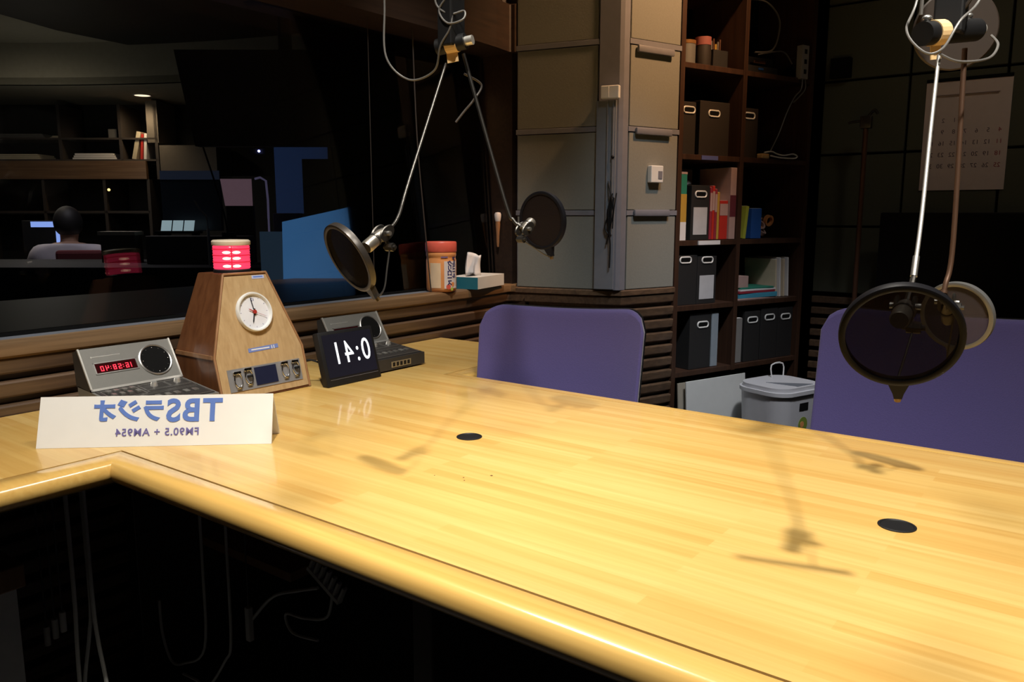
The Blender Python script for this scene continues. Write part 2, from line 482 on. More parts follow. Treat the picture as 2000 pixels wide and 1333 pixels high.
wb, MB1, L1 = panel_wall('wall_back', (-0.434, 1.777), (-0.122, 1.853), M_fabric, 'grey fabric panelled wall between the window and the metal channel')
wc, MB2, L2 = panel_wall('wall_corner', (-0.030, 1.905), (0.056, 2.142), M_fabric, 'lit fabric panelled wall beside the bookcase')

# square post between them
bm = bm_new()
prism(bm, [(-0.122, 1.853), (-0.119, 1.85), (-0.048, 1.868), (-0.036, 1.878), (-0.030, 1.905), (-0.11, 2.0), (-0.20, 1.95)], 0.867, 2.95)
structure(obj('trim_6', bm, M_frame), 'grey corner post between the two panelled walls')

# right wall with broad dark panels and slats below
bm = bm_new()
box(bm, 0.2, 5, 3.02, 3.12, 0, 2.95)
wr = structure(obj('wall_right', bm, M_blackmatte), 'dark panelled wall behind the bookcase and calendar')
M_olive = mat('dark_olive_fabric', (0.075, 0.078, 0.055), 0.95, nscale=120)
bm = bm_new()
x = 0.33
while x < 4.9:
    for a, b in ((0.80, 1.085), (1.095, 1.395), (1.405, 1.705), (1.715, 2.02), (2.03, 2.34), (2.35, 2.94)):
        box(bm, x, x + 0.335, 3.0, 3.02, a, b, bev=0.003)
    x += 0.345
obj('fabric_panel', bm, M_olive, wr)
bm = bm_new(); z = 0.78
while z > 0.05:
    box(bm, 0.33, 4.95, 2.992, 3.02, z - 0.03, z, bev=0.003); z -= 0.05
obj('wall_slats', bm, M_slat, wr)
bm = bm_new(); box(bm, 4.9, 5.0, -3.2, 3.1, 0, 2.95); structure(obj('wall_far', bm, M_olive))
bm = bm_new(); box(bm, -0.6, 5.0, -3.3, -3.2, 0, 2.95); structure(obj('wall_near', bm, M_olive))
bm = bm_new(); box(bm, -0.62, -0.44, -3.2, -2.2, 0, 2.95); structure(obj('wall_window_end', bm, M_olive))
# filler behind the panelled corner so that no light leaks
bm = bm_new(); box(bm, -0.62, -0.5, 1.95, 3.12, 0, 2.95); box(bm, -0.5, 0.33, 3.02, 3.12, 0, 2.95)
structure(obj('wall_behind_bookcase', bm, M_blackmatte))

# ================================================================== TABLE
tb = thing('studio_table', 'large glossy honey-coloured wooden studio table with moulded edge', 'table', (1.2, 0.43, 0))
Ti = Matrix.Translation((-1.2, -0.43, 0))
OUT = [(0.0, -1.6), (0.0, 0.0), (2.75, 0.0), (2.75, 0.865), (0.0, 0.865), (0.0, 1.345)]
bm = bm_new()
prism(bm, [(-0.438, -1.6)] + [(p[0] - 0.0015 if i in (0, 1, 5) else p[0], p[1]) for i, p in enumerate(OUT)] + [(-0.438, 1.345)], 0.672, 0.72, M=Ti)
top = obj('table_top', bm, M_table, tb)
bm = bm_new()
prism(bm, [(-0.43, -1.59), (0.008, -1.59), (0.008, -0.006), (2.742, -0.006), (2.742, 0.872), (0.008, 0.872), (0.008, 1.337), (-0.43, 1.337)], 0.668, 0.717, M=Ti)
obj('table_core', bm, M_groove, tb)
bm = bm_new()
sweep(bm, OUT, [(0.0035, 0.672), (0.0035, 0.7195), (0.005, 0.7202), (0.026, 0.7202), (0.036, 0.7175), (0.043, 0.711), (0.047, 0.702),
                (0.047, 0.692), (0.043, 0.683), (0.035, 0.677), (0.024, 0.674)])
bmesh.ops.transform(bm, matrix=Ti, verts=bm.verts)
obj('edge_moulding', bm, M_lip, tb, smooth=True, ang=50)
for gx, gy in ((0.444, 0.444), (1.195, 0.456)):
    bm = bm_new()
    lathe(bm, [(0.0245, 0.7201), (0.0245, 0.7212), (0.0225, 0.722), (0.021, 0.7214), (0.0205, 0.7205), (0.0, 0.7205)], 36, M=Matrix.Translation((gx - 1.2, gy - 0.43, 0)))
    obj('cable_grommet', bm, M_black, tb, smooth=True)
for (a, b, c, d) in ((0.62, 0.66, 0.10, 0.76), (2.55, 2.59, 0.10, 0.76), (-0.42, -0.39, -1.5, -0.9), (-0.42, -0.38, 0.2, 1.2)):
    bm = bm_new(); box(bm, a, b, c, d, 0.0, 0.672, M=Ti, bev=0.003)
    obj('support_panel', bm, M_darkbrown, tb)
for (x, y, r) in ((0.62, 0.29, .0022), (0.59, 0.255, .0014), (0.60, 0.245, .0012), (0.545, 0.235, .001), (-0.405, -0.135, .002)):
    bm = bm_new(); lathe(bm, [(r, 0.7201), (r, 0.7204), (0.0, 0.7205)], 10, M=Matrix.Translation((x - 1.2, y - .43, 0)))
    obj('table_dent', bm, M_groove, tb)

# ================================================================== SIGN
A = Vector((-0.136, -0.089, 0.7203)); B = Vector((0.180, 0.188, 0.7203))
xd = (B - A).normalized(); nd = Vector((xd.y, -xd.x, 0))      # nd points to the viewer side
sg = thing('desk_sign', 'white folded card desk sign with blue mirrored lettering', 'sign', A, math.atan2(xd.y, xd.x))
# local: x along sign, y = away from viewer, z up
Ls = 0.42; H = 0.088; ap = 0.034; bk_ = 0.074; th = 0.0018
bm = bm_new()
poly = [(0, 0), (ap - 0.0, H), (bk_, 0.0), (bk_ - 0.004, 0.0), (ap, H - 0.006), (0.004, 0.0)]
vs0 = [bm.verts.new((0, y, z)) for y, z in poly]; vs1 = [bm.verts.new((Ls, y, z)) for y, z in poly]
bm.faces.new(vs0); bm.faces.new(vs1[::-1])
for i in range(6): bm.faces.new((vs0[i], vs0[(i + 1) % 6], vs1[(i + 1) % 6], vs1[i]))
obj('folded_card', bm, M_white, sg)
up = Vector((0, ap, H)).normalized()
def on_sign(x, s): return basis(Vector((x, 0, 0)) + up * s + Vector((0, -0.0006, 0.0002)), (1, 0, 0), up)
obj('logo_lettering', text_bm('TBS', 0.056, bold=0.0016, spacing=1.14), M_blueink, sg, M=on_sign(0.277, 0.0635) @ Matrix.Diagonal((1.02, 1.04, 1, 1)))
obj('logo_lettering', text_bm('ラジオ', 0.044, bold=0.0017, spacing=1.0), M_blueink, sg, M=on_sign(0.160, 0.0635))
obj('frequency_lettering', text_bm('FM90.5 + AM954', 0.0192, bold=0.0003, spacing=1.12), M_violetink, sg, M=on_sign(0.213, 0.0255))

# ================================================================== INTERCOM CONSOLES
def seg7(bm, ch, x, w, h, t, M):
    on = {'0': 'abcdef', '1': 'bc', '2': 'abged', '4': 'fgbc', '5': 'afgcd', '6': 'afgedc', '8': 'abcdefg'}.get(ch, '')
    S = {'a': (0, w, h - t, h), 'b': (w - t, w, h / 2, h), 'c': (w - t, w, 0, h / 2), 'd': (0, w, 0, t), 'e': (0, t, 0, h / 2),
         'f': (0, t, h / 2, h), 'g': (0, w, h / 2 - t / 2, h / 2 + t / 2)}
    if ch == ':':
        box(bm, x, x + t, h * .25, h * .25 + t, 0, 0.0004, M=M); box(bm, x, x + t, h * .65, h * .65 + t, 0, 0.0004, M=M); return
    for s in on:
        a, b, c, d = S[s]; box(bm, x + a, x + b, c, d, 0, 0.0004, M=M)

def console(y0, label, lit):
    # local: x toward the room, y along the window, origin at front left corner of base
    t = thing('intercom_console', label, 'console', (-0.139, y0, 0.7203), 0, 'intercom consoles on the table')
    W = 0.206
    bm = bm_new()
    hull8(bm, [(-0.20, 0, 0.004), (0, 0, 0.004), (0, W, 0.004), (-0.20, W, 0.004)],
          [(-0.20, 0, 0.060), (0, 0, 0.036), (0, W, 0.036), (-0.20, W, 0.060)])
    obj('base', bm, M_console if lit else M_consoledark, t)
    for x in (-0.18, -0.02):
        for y in (0.02, W - 0.02):
            bm = bm_new(); cyl(bm, (x, y, 0), (x, y, 0.005), 0.007, seg=12); obj('foot', bm, M_black, t)
    sl = -0.024 / 0.20
    Mt = basis((-0.20, 0, 0.0605), (0, 1, 0), (1, 0, sl))     # x=along window, y=toward the room, z=down?
    if Mt.to_3x3().col[2].z < 0: Mt = basis((-0.20, 0, 0.0605), (0, 1, 0), (1, 0, sl), (-sl, 0, 1))
    bm = bm_new(); box(bm, 0.006, W - 0.006, 0.062, 0.195, 0, 0.0012, M=Mt)
    obj('key_plate', bm, M_consoledark, t)
    bm = bm_new()
    for (a, b, c, d) in ((0.092, 0.150, 0.070, 0.108), (0.152, 0.198, 0.070, 0.108), (0.092, 0.198, 0.112, 0.128), (0.012, 0.086, 0.070, 0.128), (0.012, 0.198, 0.134, 0.19)):
        for (p, q, r, s) in ((a, b, c, c + .0015), (a, b, d - .0015, d), (a, a + .0015, c, d), (b - .0015, b, c, d)):
            box(bm, p, q, r, s, 0.001, 0.0018, M=Mt)
    obj('plate_marking', bm, M_steel, t)
    for i in range(4):
        for j in range(2):
            bm = bm_new(); box(bm, 0.018 + i * 0.017, 0.027 + i * 0.017, 0.080 + j * 0.024, 0.092 + j * 0.024, 0.001, 0.007, M=Mt, bev=0.001)
            obj('push_button', bm, M_steel if (i + j) % 2 else M_console, t)
    for kx in (0.121, 0.175):
        bm = bm_new(); cyl(bm, (kx, 0.088, 0.001), (kx, 0.088, 0.010), 0.008, 0.006, 16, M=Mt)
        obj('knob', bm, M_alu, t, smooth=True)
    for i in range(8):
        bm = bm_new(); box(bm, 0.022 + i * 0.021, 0.033 + i * 0.021, 0.153, 0.168, 0.001, 0.005, M=Mt, bev=0.001)
        obj('push_button', bm, M_steel if i % 3 else M_console, t)
    # front connector plate
    bm = bm_new(); box(bm, 0, 0.001, 0.075, 0.150, 0.010, 0.026)
    obj('connector_plate', bm, M_steel, t)
    bm = bm_new()
    for i in range(5): box(bm, 0.0008, 0.0015, 0.080 + i * 0.014, 0.089 + i * 0.014, 0.0125, 0.0235)
    obj('connector_slot', bm, M_black, t)
    # upright display housing
    P0 = Vector((-0.143, 0, 0.053)); P1 = Vector((-0.193, 0, 0.137)); upv = (P1 - P0).normalized(); Hh = (P1 - P0).length
    bm = bm_new()
    hull8(bm, [(P0.x, 0, P0.z), (P0.x, W, P0.z), (-0.205, W, 0.058), (-0.205, 0, 0.058)],
          [(P1.x, 0, P1.z), (P1.x, W, P1.z), (-0.212, W, 0.130), (-0.212, 0, 0.130)])
    obj('display_housing', bm, M_consoledark, t)
    Mf = basis(P0, (0, 1, 0), upv)                            # x along window, y up the face
    if Mf.to_3x3().col[2].x < 0: Mf = basis(P0, (0, 1, 0), upv, upv.cross(Vector((0, 1, 0))) * (1 if upv.cross(Vector((0, 1, 0))).x > 0 else -1))
    bm = bm_new(); box(bm, 0.002, W - 0.002, 0.004, Hh, 0.0, 0.002, M=Mf)
    fp = obj('face_plate', bm, M_console, t)
    bm = bm_new()
    box(bm, 0, 0.0035, 0, Hh + 0.001, -0.002, 0.004, M=Mf); box(bm, W - 0.0035, W, 0, Hh + 0.001, -0.002, 0.004, M=Mf)
    box(bm, 0, W, 0, 0.005, -0.002, 0.004, M=Mf)
    obj('edge_trim', bm, M_alu, t)
    bm = bm_new()
    for (a, b, c, d) in ((0.022, 0.116, 0.036, 0.0385), (0.022, 0.116, 0.0605, 0.063), (0.022, 0.0245, 0.036, 0.063), (0.1135, 0.116, 0.036, 0.063)):
        box(bm, a, b, c, d, 0.002, 0.0035, M=Mf)
    obj('display_bezel', bm, M_steel, t)
    bm = bm_new(); box(bm, 0.0245, 0.1135, 0.0385, 0.0605, 0.002, 0.0024, M=Mf)
    dw = obj('display_window', bm, M_ledbg, t)
    if lit:
        bm = bm_new(); x = 0.0
        Md = Mf @ Matrix.Translation((0.107, 0.0425, 0.0025)) @ Matrix.Diagonal((-1, 1, 1, 1))
        for ch in '16:58:40':
            seg7(bm, ch, x, 0.0068, 0.0115, 0.0016, Md)
            x += 0.0048 if ch == ':' else 0.0112
        obj('display_digits', bm, M_led, dw)
    bm = bm_new(); box(bm, 0.024, 0.085, 0.076, 0.0775, 0.002, 0.0024, M=Mf); box(bm, 0.022, 0.0245, 0.075, 0.0785, 0.002, 0.0024, M=Mf)
    obj('face_marking', bm, M_alu, t)
    c = Matrix.Translation(Mf @ Vector((0.158, 0.051, 0.002))) @ Mf.to_3x3().to_4x4()
    bm = bm_new(); lathe(bm, [(0.0335, 0), (0.0375, 0), (0.0375, 0.002), (0.0355, 0.003), (0.0335, 0.002)], 48, M=c, closed=True)
    obj('speaker_rim', bm, M_steel, t, smooth=True)
    bm = bm_new(); lathe(bm, [(0.034, 0.0), (0.034, 0.0008), (0.0, 0.0008)], 48, M=c)
    g = obj('speaker_grille', bm, M_blackmatte, t)
    for i in range(12):
        a = i * math.pi / 6
        bm = bm_new(); ball(bm, (0.029 * math.cos(a), 0.029 * math.sin(a), 0.0012), 0.0013 if i % 3 == 0 else 0.0007, seg=8, M=c)
        obj('grille_screw', bm, M_chrome, g)
    return t
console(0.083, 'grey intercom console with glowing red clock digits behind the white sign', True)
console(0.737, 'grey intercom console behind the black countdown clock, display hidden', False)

# ================================================================== CUE CLOCK CABINET
ck = thing('cue_clock_cabinet', 'tapered wooden cabinet with oak front and built-in round clock', 'clock', (-0.165, 0.435, 0.7203))
# local: x toward the room, y along the window
k = 0.25; bk = -0.182
def fy(h):   # half width at height h
    return 0.122 if h <= 0.102 else 0.122 + (0.059 - 0.122) * (h - 0.102) / (0.285 - 0.102)
def bx(h): return bk if h <= 0.102 else bk + 0.012 * (h - 0.102) / 0.183
bm = bm_new()
rings = []
for h in (0.0, 0.102, 0.285):
    w = fy(h)
    rings.append([bm.verts.new(p) for p in ((-k * h, -w, h), (-k * h, w, h), (bx(h), w, h), (bx(h), -w, h))])
for a, b in zip(rings, rings[1:]):
    for i in range(4): bm.faces.new((a[i], a[(i + 1) % 4], b[(i + 1) % 4], b[i]))
bm.faces.new(rings[0][::-1]); bm.faces.new(rings[-1])
bmesh.ops.bevel(bm, geom=[e for e in bm.edges], offset=0.0015, segments=2, affect='EDGES')
obj('cabinet_body', bm, M_walnut, ck)
# oak front veneer, inset from the brown edge
bm = bm_new()
ins = 0.0045
prof = [(0.006, -(fy(0.006) - ins)), (0.102, -(fy(0.102) - ins)), (0.279, -(fy(0.279) - ins)), (0.279, fy(0.279) - ins), (0.102, fy(0.102) - ins), (0.006, fy(0.006) - ins)]
a = [bm.verts.new((-k * h + 0.0003, y, h)) for h, y in prof]; b = [bm.verts.new((-k * h + 0.0018, y, h)) for h, y in prof]
bm.faces.new(a); bm.faces.new(b[::-1])
for i in range(6): bm.faces.new((a[i], a[(i + 1) % 6], b[(i + 1) % 6], b[i]))
front = obj('front_panel', bm, M_oak, ck)
# brown edge frame
bm = bm_new()
for s in (-1, 1):
    tube(bm, [(0.001, s * (fy(0) - 0.001), 0.002), (-k * 0.102 + 0.001, s * (fy(0.102) - 0.001), 0.102), (-k * 0.285 + 0.001, s * (fy(0.285) - 0.001), 0.284)], 0.003, 8, 0)
tube(bm, [(-k * 0.284 + 0.0005, -fy(0.285), 0.284), (-k * 0.284 + 0.0005, fy(0.285), 0.284)], 0.003, 8, 0)
obj('edge_banding', bm, M_walnutedge, ck, smooth=True)
bm = bm_new()
for s in (-1, 1):
    box(bm, bk + 0.004, -k * 0.102 - 0.004, s * 0.121, s * 0.1245, 0.098, 0.107)
obj('side_beading', bm, M_walnutedge, ck)
fup = Vector((-k, 0, 1)).normalized()
fz = Vector((1, 0, k)).normalized()
def on_front(y, h, off=0.002): return basis(Vector((-k * h, y, h)) + fz * off, (0, 1, 0), fup, fz)
# round clock
c = on_front(0.002, 0.193)
bm = bm_new(); lathe(bm, [(0.040, 0.0), (0.0470, 0.0), (0.0475, 0.006), (0.0455, 0.010), (0.0425, 0.0095), (0.040, 0.005)], 56, M=c, closed=True)
wc_ = obj('round_clock', bm, M_whiteplastic, ck, smooth=True)
bm = bm_new(); lathe(bm, [(0.0408, 0.001), (0.0408, 0.0030), (0.0, 0.0030)], 56, M=c)
obj('clock_face', bm, mat('clock_face_white', (0.70, 0.70, 0.74), 0.4), wc_)
def hand(dx, dy, w, z, m, tail=0.008):
    d = Vector((dx, dy, 0)); L = d.length; ang = math.atan2(dy, dx)
    bm = bm_new(); prism(bm, [(-tail, -w), (L * .8, -w), (L, 0), (L * .8, w), (-tail, w)], z, z + 0.0006, M=c @ Matrix.Rotation(ang, 4, 'Z'))
    return obj('clock_hand', bm, m, wc_)
hand(-0.0051, 0.0374, 0.0009, 0.0050, M_black); hand(-0.0086, -0.0268, 0.0014, 0.0042, M_black)
M_redhand = mat('red_hand', (0.35, 0.03, 0.02), 0.4)
hand(0.030, -0.0137, 0.0003, 0.0060, M_redhand, 0.0); hand(-0.0155, 0.0083, 0.0011, 0.0060, M_redhand, 0.0)
bm = bm_new(); cyl(bm, (0, 0, 0.004), (0, 0, 0.0078), 0.0048, seg=16, M=c); obj('hand_cap', bm, M_redhand, wc_)
bm = bm_new()
for i in range(12):
    a = i * math.pi / 6
    box(bm, 0.034, 0.037, -0.0004, 0.0004, 0.003, 0.0033, M=c @ Matrix.Rotation(a, 4, 'Z'))
obj('hour_mark', bm, M_navy, wc_)
obj('hour_numeral', text_bm('12', 0.010), M_navy, wc_, M=c @ Matrix.Translation((0.001, 0.029, 0.0034)))
# stickers
bm = bm_new(); box(bm, -0.038, 0.045, -0.0048, 0.0048, 0, 0.0004, M=on_front(0.006, 0.108) @ Matrix.Rotation(0.03, 4, 'Z'))
st = obj('sticker_strip', bm, mat('pale_blue_sticker', (0.16, 0.22, 0.50), 0.5), ck)
bm = bm_new(); box(bm, 0.026, 0.028, -0.004, 0.004, 0.0004, 0.0006, M=on_front(0.006, 0.108)); box(bm, 0.032, 0.034, -0.004, 0.004, 0.0004, 0.0006, M=on_front(0.006, 0.108))
box(bm, -0.03, 0.02, -0.0012, 0.0012, 0.0004, 0.0006, M=on_front(0.006, 0.108))
obj('sticker_print', bm, M_white, st)
bm = bm_new(); box(bm, -0.018, 0.016, -0.0042, 0.0042, 0, 0.0004, M=on_front(0.034, 0.2735))
st = obj('sticker_strip', bm, mat('white_blue_sticker', (0.42, 0.46, 0.66), 0.5), ck)
bm = bm_new(); box(bm, -0.014, 0.012, -0.001, 0.002, 0.0004, 0.0006, M=on_front(0.034, 0.2735)); obj('sticker_print', bm, M_blueink, st)
# control strip with sliders and screen
bm = bm_new(); box(bm, -0.098, 0.103, -0.026, 0.026, 0, 0.0014, M=on_front(0.0, 0.046))
cp = obj('control_plate', bm, mat('silver_plate', (0.36, 0.36, 0.38), 0.35, 0.5), ck)
bm = bm_new(); box(bm, -0.028, 0.032, -0.021, 0.021, 0.0014, 0.0028, M=on_front(0.0, 0.047)); obj('plate_screen', bm, mat('navy_display', (0.015, 0.018, 0.045), 0.2), cp)
for y, hgt in ((-0.076, 0.045), (-0.047, 0.049), (0.055, 0.049), (0.086, 0.049)):
    m_ = on_front(y, hgt)
    bm = bm_new()
    pts = [(0.010 * math.cos(a), 0.017 * math.sin(a), 0.006) for a in [i * math.pi / 8 for i in range(17)]]
    tube(bm, pts, 0.0013, 6, 0, M=m_)
    obj('handle_loop', bm, M_chrome, cp, smooth=True)
    bm = bm_new(); box(bm, -0.010, 0.010, 0.014, 0.021, 0.0014, 0.007, M=m_, bev=0.001); obj('handle_post', bm, M_chrome, cp); bm = bm_new(); box(bm, -0.006, 0.006, -0.020, -0.014, 0.0014, 0.006, M=m_, bev=0.001)
    obj('handle_post', bm, M_chrome, cp)
for y in (-0.045, 0.088):
    bm = bm_new(); box(bm, -0.005, 0.005, -0.003, 0.003, 0.0014, 0.010, M=on_front(y, 0.05), bev=0.001); obj('black_slider', bm, M_black, cp)

# red beacon lamp on top
bc = thing('beacon_lamp', 'glowing red ribbed signal lamp standing on the wooden clock cabinet', 'lamp', (-0.285, 0.436, 1.0055))
bm = bm_new(); lathe(bm, [(0.043, 0), (0.043, 0.006), (0.041, 0.008), (0, 0.008)], 40); obj('lamp_base', bm, M_black, bc, smooth=True)
bm = bm_new()
pr = [(0.0, 0.008), (0.040, 0.008)]
for i in range(9):
    z = 0.009 + i * 0.006; pr += [(0.0415, z + 0.001), (0.0425, z + 0.003), (0.0415, z + 0.005)]
pr += [(0.040, 0.064), (0.0, 0.064)]
lathe(bm, pr, 40); obj('ribbed_lens', bm, M_lens, bc, smooth=True)
bm = bm_new(); lathe(bm, [(0.0435, 0.064), (0.0445, 0.066), (0.0445, 0.073), (0.041, 0.0765), (0.0, 0.078)], 40); obj('lamp_cap', bm, M_cream, bc, smooth=True)
ax = math.atan2(-0.685 - 0.436, 1.393 + 0.285)
for z in (0.016, 0.034, 0.048):
    for da in (-0.27, 0.27, 2.2, -2.2):
        a = ax + da
        bm = bm_new(); ball(bm, (0.0415 * math.cos(a), 0.0415 * math.sin(a), z), 0.0098, (0.22, 1.0, 0.36), seg=12,
                            M=None)
        # turn the flat side outwards
        cen = Vector((0.0415 * math.cos(a), 0.0415 * math.sin(a), z))
        bmesh.ops.transform(bm, matrix=Matrix.Translation(cen) @ Matrix.Rotation(a, 4, 'Z') @ Matrix.Translation(-cen), verts=bm.verts)
        obj('lamp_diode', bm, M_ledbright, bc, smooth=True)
for z in (0.0250, 0.0410, 0.0555):
    bm = bm_new(); lathe(bm, [(0.0415, z - 0.0012), (0.0430, z - 0.0012), (0.0430, z + 0.0012), (0.0415, z + 0.0012)], 40, closed=True); obj('lens_rib', bm, M_lensdark, bc, smooth=True)
bm = bm_new(); box(bm, 0.0415, 0.0428, -0.0012, 0.0012, 0.009, 0.063, M=Matrix.Rotation(ax, 4, 'Z')); obj('lens_seam', bm, M_lensdark, bc)

# ================================================================== COUNTDOWN DISPLAY
tm = thing('countdown_clock', 'black square display leaning back and showing white mirrored 0:41', 'clock', (-0.108, 0.657, 0.7203))
up = Vector((-0.035, 0, 0.132)).normalized(); nz = Vector((up.z, 0, -up.x)); Mt = basis((0, 0, 0), (0, 1, 0), up, nz)
bm = bm_new(); box(bm, -0.090, 0.090, 0.0, 0.139, -0.022, 0.0, M=Mt, bev=0.004)
for v in bm.verts: v.co.z = max(v.co.z, 0.0)
obj('casing', bm, M_black, tm, smooth=True)
bm = bm_new(); box(bm, -0.080, 0.080, 0.022, 0.130, 0.0, 0.0008, M=Mt); sc_ = obj('screen', bm, M_screen, tm)
obj('display_digits', text_bm('0:41', 0.068, bold=0.0, spacing=1.22), M_digit, sc_, M=Mt @ Matrix.Translation((0.006, 0.078, 0.0014)) @ Matrix.Diagonal((0.90, 1.18, 1, 1)))
bm = bm_new(); box(bm, -0.078, 0.080, 0.0165, 0.0178, 0.0, 0.0012, M=Mt); obj('trim_line', bm, M_steel, tm)
bm = bm_new(); tube(bm, [(-0.05, -0.06, 0.05), (-0.085, -0.085, 0.06), (-0.10, -0.10, 0.02), (-0.12, -0.09, 0.003), (-0.16, -0.06, 0.003)], 0.0025); obj('power_cable', bm, M_black, tm, smooth=True)
bm = bm_new(); box(bm, -0.075, -0.02, -0.04, 0.04, 0.0, 0.006, bev=0.002); hull8(bm, [(-0.06, -0.01, 0.004), (-0.03, -0.01, 0.004), (-0.03, 0.01, 0.004), (-0.06, 0.01, 0.004)], [(-0.05, -0.01, 0.05), (-0.036, -0.01, 0.05), (-0.036, 0.01, 0.05), (-0.05, 0.01, 0.05)])
obj('stand', bm, M_black, tm)

# ================================================================== WIPES CANISTER, TISSUES
cn = thing('wipes_canister', 'peach plastic wipes canister with coral lid on the window sill', 'canister', (-0.474, 1.392, 0.8772))
bm = bm_new(); lathe(bm, [(0.0, 0.0), (0.047, 0.0), (0.051, 0.004), (0.0525, 0.012), (0.0525, 0.108), (0.0505, 0.114), (0.0505, 0.120), (0.0525, 0.124), (0.0525, 0.135), (0.050, 0.138), (0, 0.138)], 48)
obj('body', bm, M_peach, cn, smooth=True)
bm = bm_new(); lathe(bm, [(0.0, 0.137), (0.0535, 0.137), (0.0545, 0.140), (0.0545, 0.168), (0.052, 0.172), (0.0, 0.1735)], 48)
obj('lid', bm, M_coral, cn, smooth=True)
ca = math.atan2(-0.685 - 1.392, 1.393 + 0.474)      # direction towards the table centre
def wrap(bm, a0, r=0.0530):
    """bend a flat shape (x = arc length, y = height, z = thickness) round the canister"""
    for v in bm.verts:
        x, y, z = v.co
        a = a0 + x / r
        v.co = Vector(((r + z) * math.cos(a), (r + z) * math.sin(a), y))
    return bm
def flat(bm, x0, x1, y0, y1, n=8, t=0.0004):
    for i in range(n):
        box(bm, x0 + (x1 - x0) * i / n, x0 + (x1 - x0) * (i + 1) / n, y0, y1, 0, t)
bm = bm_new(); flat(bm, -0.006, 0.050, 0.012, 0.106, 12); obj('label', wrap(bm, ca + 0.30), M_labelwhite, cn)
bm = bm_new(); flat(bm, -0.050, -0.010, 0.014, 0.100, 8); obj('label', wrap(bm, ca + 0.15), M_labelcream, cn)
bm = text_bm('ア', 0.022, bold=0.0008)
def glyph(ch, size, x, y, bold=0.0008, a0=ca + 0.42, m=M_navy, z=0.0006):
    b = text_bm(ch, size, bold=bold)
    for v in b.verts: v.co = Vector((v.co.x + x, v.co.y + y, v.co.z + z))
    obj('lettering', wrap(b, a0), m, cn)
bm.free()
for i, ch in enumerate('クリロース'): glyph(ch, 0.021, 0.008, 0.097 - i * 0.0165)
for i, ch in enumerate('アルコール'): glyph(ch, 0.017, 0.028, 0.112 - i * 0.0145)
bm = bm_new(); flat(bm, -0.014, 0.010, 0.118, 0.122, 5); obj('label_bar', wrap(bm, ca + 0.25, 0.0528), M_violetink, cn)
for x, y, r_, m_ in ((0.004, 0.018, 0.009, M_coral), (0.022, 0.026, 0.008, M_peach), (0.018, 0.010, 0.006, mat('lime_print', (0.45, 0.55, 0.08), 0.5))):
    bm = bm_new(); lathe(bm, [(r_, 0.0005), (r_, 0.0009), (0, 0.0009)], 14)
    for v in bm.verts: v.co = Vector((v.co.x + x, v.co.y + y, v.co.z))
    obj('fruit_print', wrap(bm, ca + 0.40), m_, cn)

ts = thing('tissue_box', 'white tissue box with teal end and raised tissue on the sill', 'tissue box', (-0.475, 1.595, 0.8772), R(101))
# local x: long axis
bm = bm_new(); box(bm, -0.105, 0.105, -0.056, 0.056, 0, 0.044, bev=0.001); obj('carton', bm, M_whiteplastic, ts)
bm = bm_new(); box(bm, -0.1062, -0.105, -0.056, 0.056, 0, 0.0425); obj('end_panel', bm, M_teal, ts)
bm = bm_new()
n = 9; rows = []
for j in range(7):
    t_ = j / 6
    row = []
    for i in range(n):
        s = i / (n - 1) - 0.5
        row.append(bm.verts.new((-0.035 + 0.012 * math.sin(s * 9 + t_ * 2) * (1 - t_ * .3) + 0.010 * t_, s * (0.050 + 0.012 * t_) + 0.004 * math.sin(t_ * 3), 0.043 + t_ * (0.080 + 0.006 * math.sin(s * 5)))))
    rows.append(row)
for a, b in zip(rows, rows[1:]):
    for i in range(n - 1): bm.faces.new((a[i], a[i + 1], b[i + 1], b[i]))
o = obj('tissue', bm, M_tissue, ts, smooth=True); md = o.modifiers.new('Solidify', 'SOLIDIFY'); md.thickness = 0.0012
bm = bm_new(); lathe(bm, [(0.03, 0.0441), (0.03, 0.0446), (0.0, 0.0446)], 24, M=Matrix.Translation((-0.035, 0, 0)) @ Matrix.Diagonal((1.8, 0.5, 1, 1))); obj('slot', bm, M_blackmatte, ts)

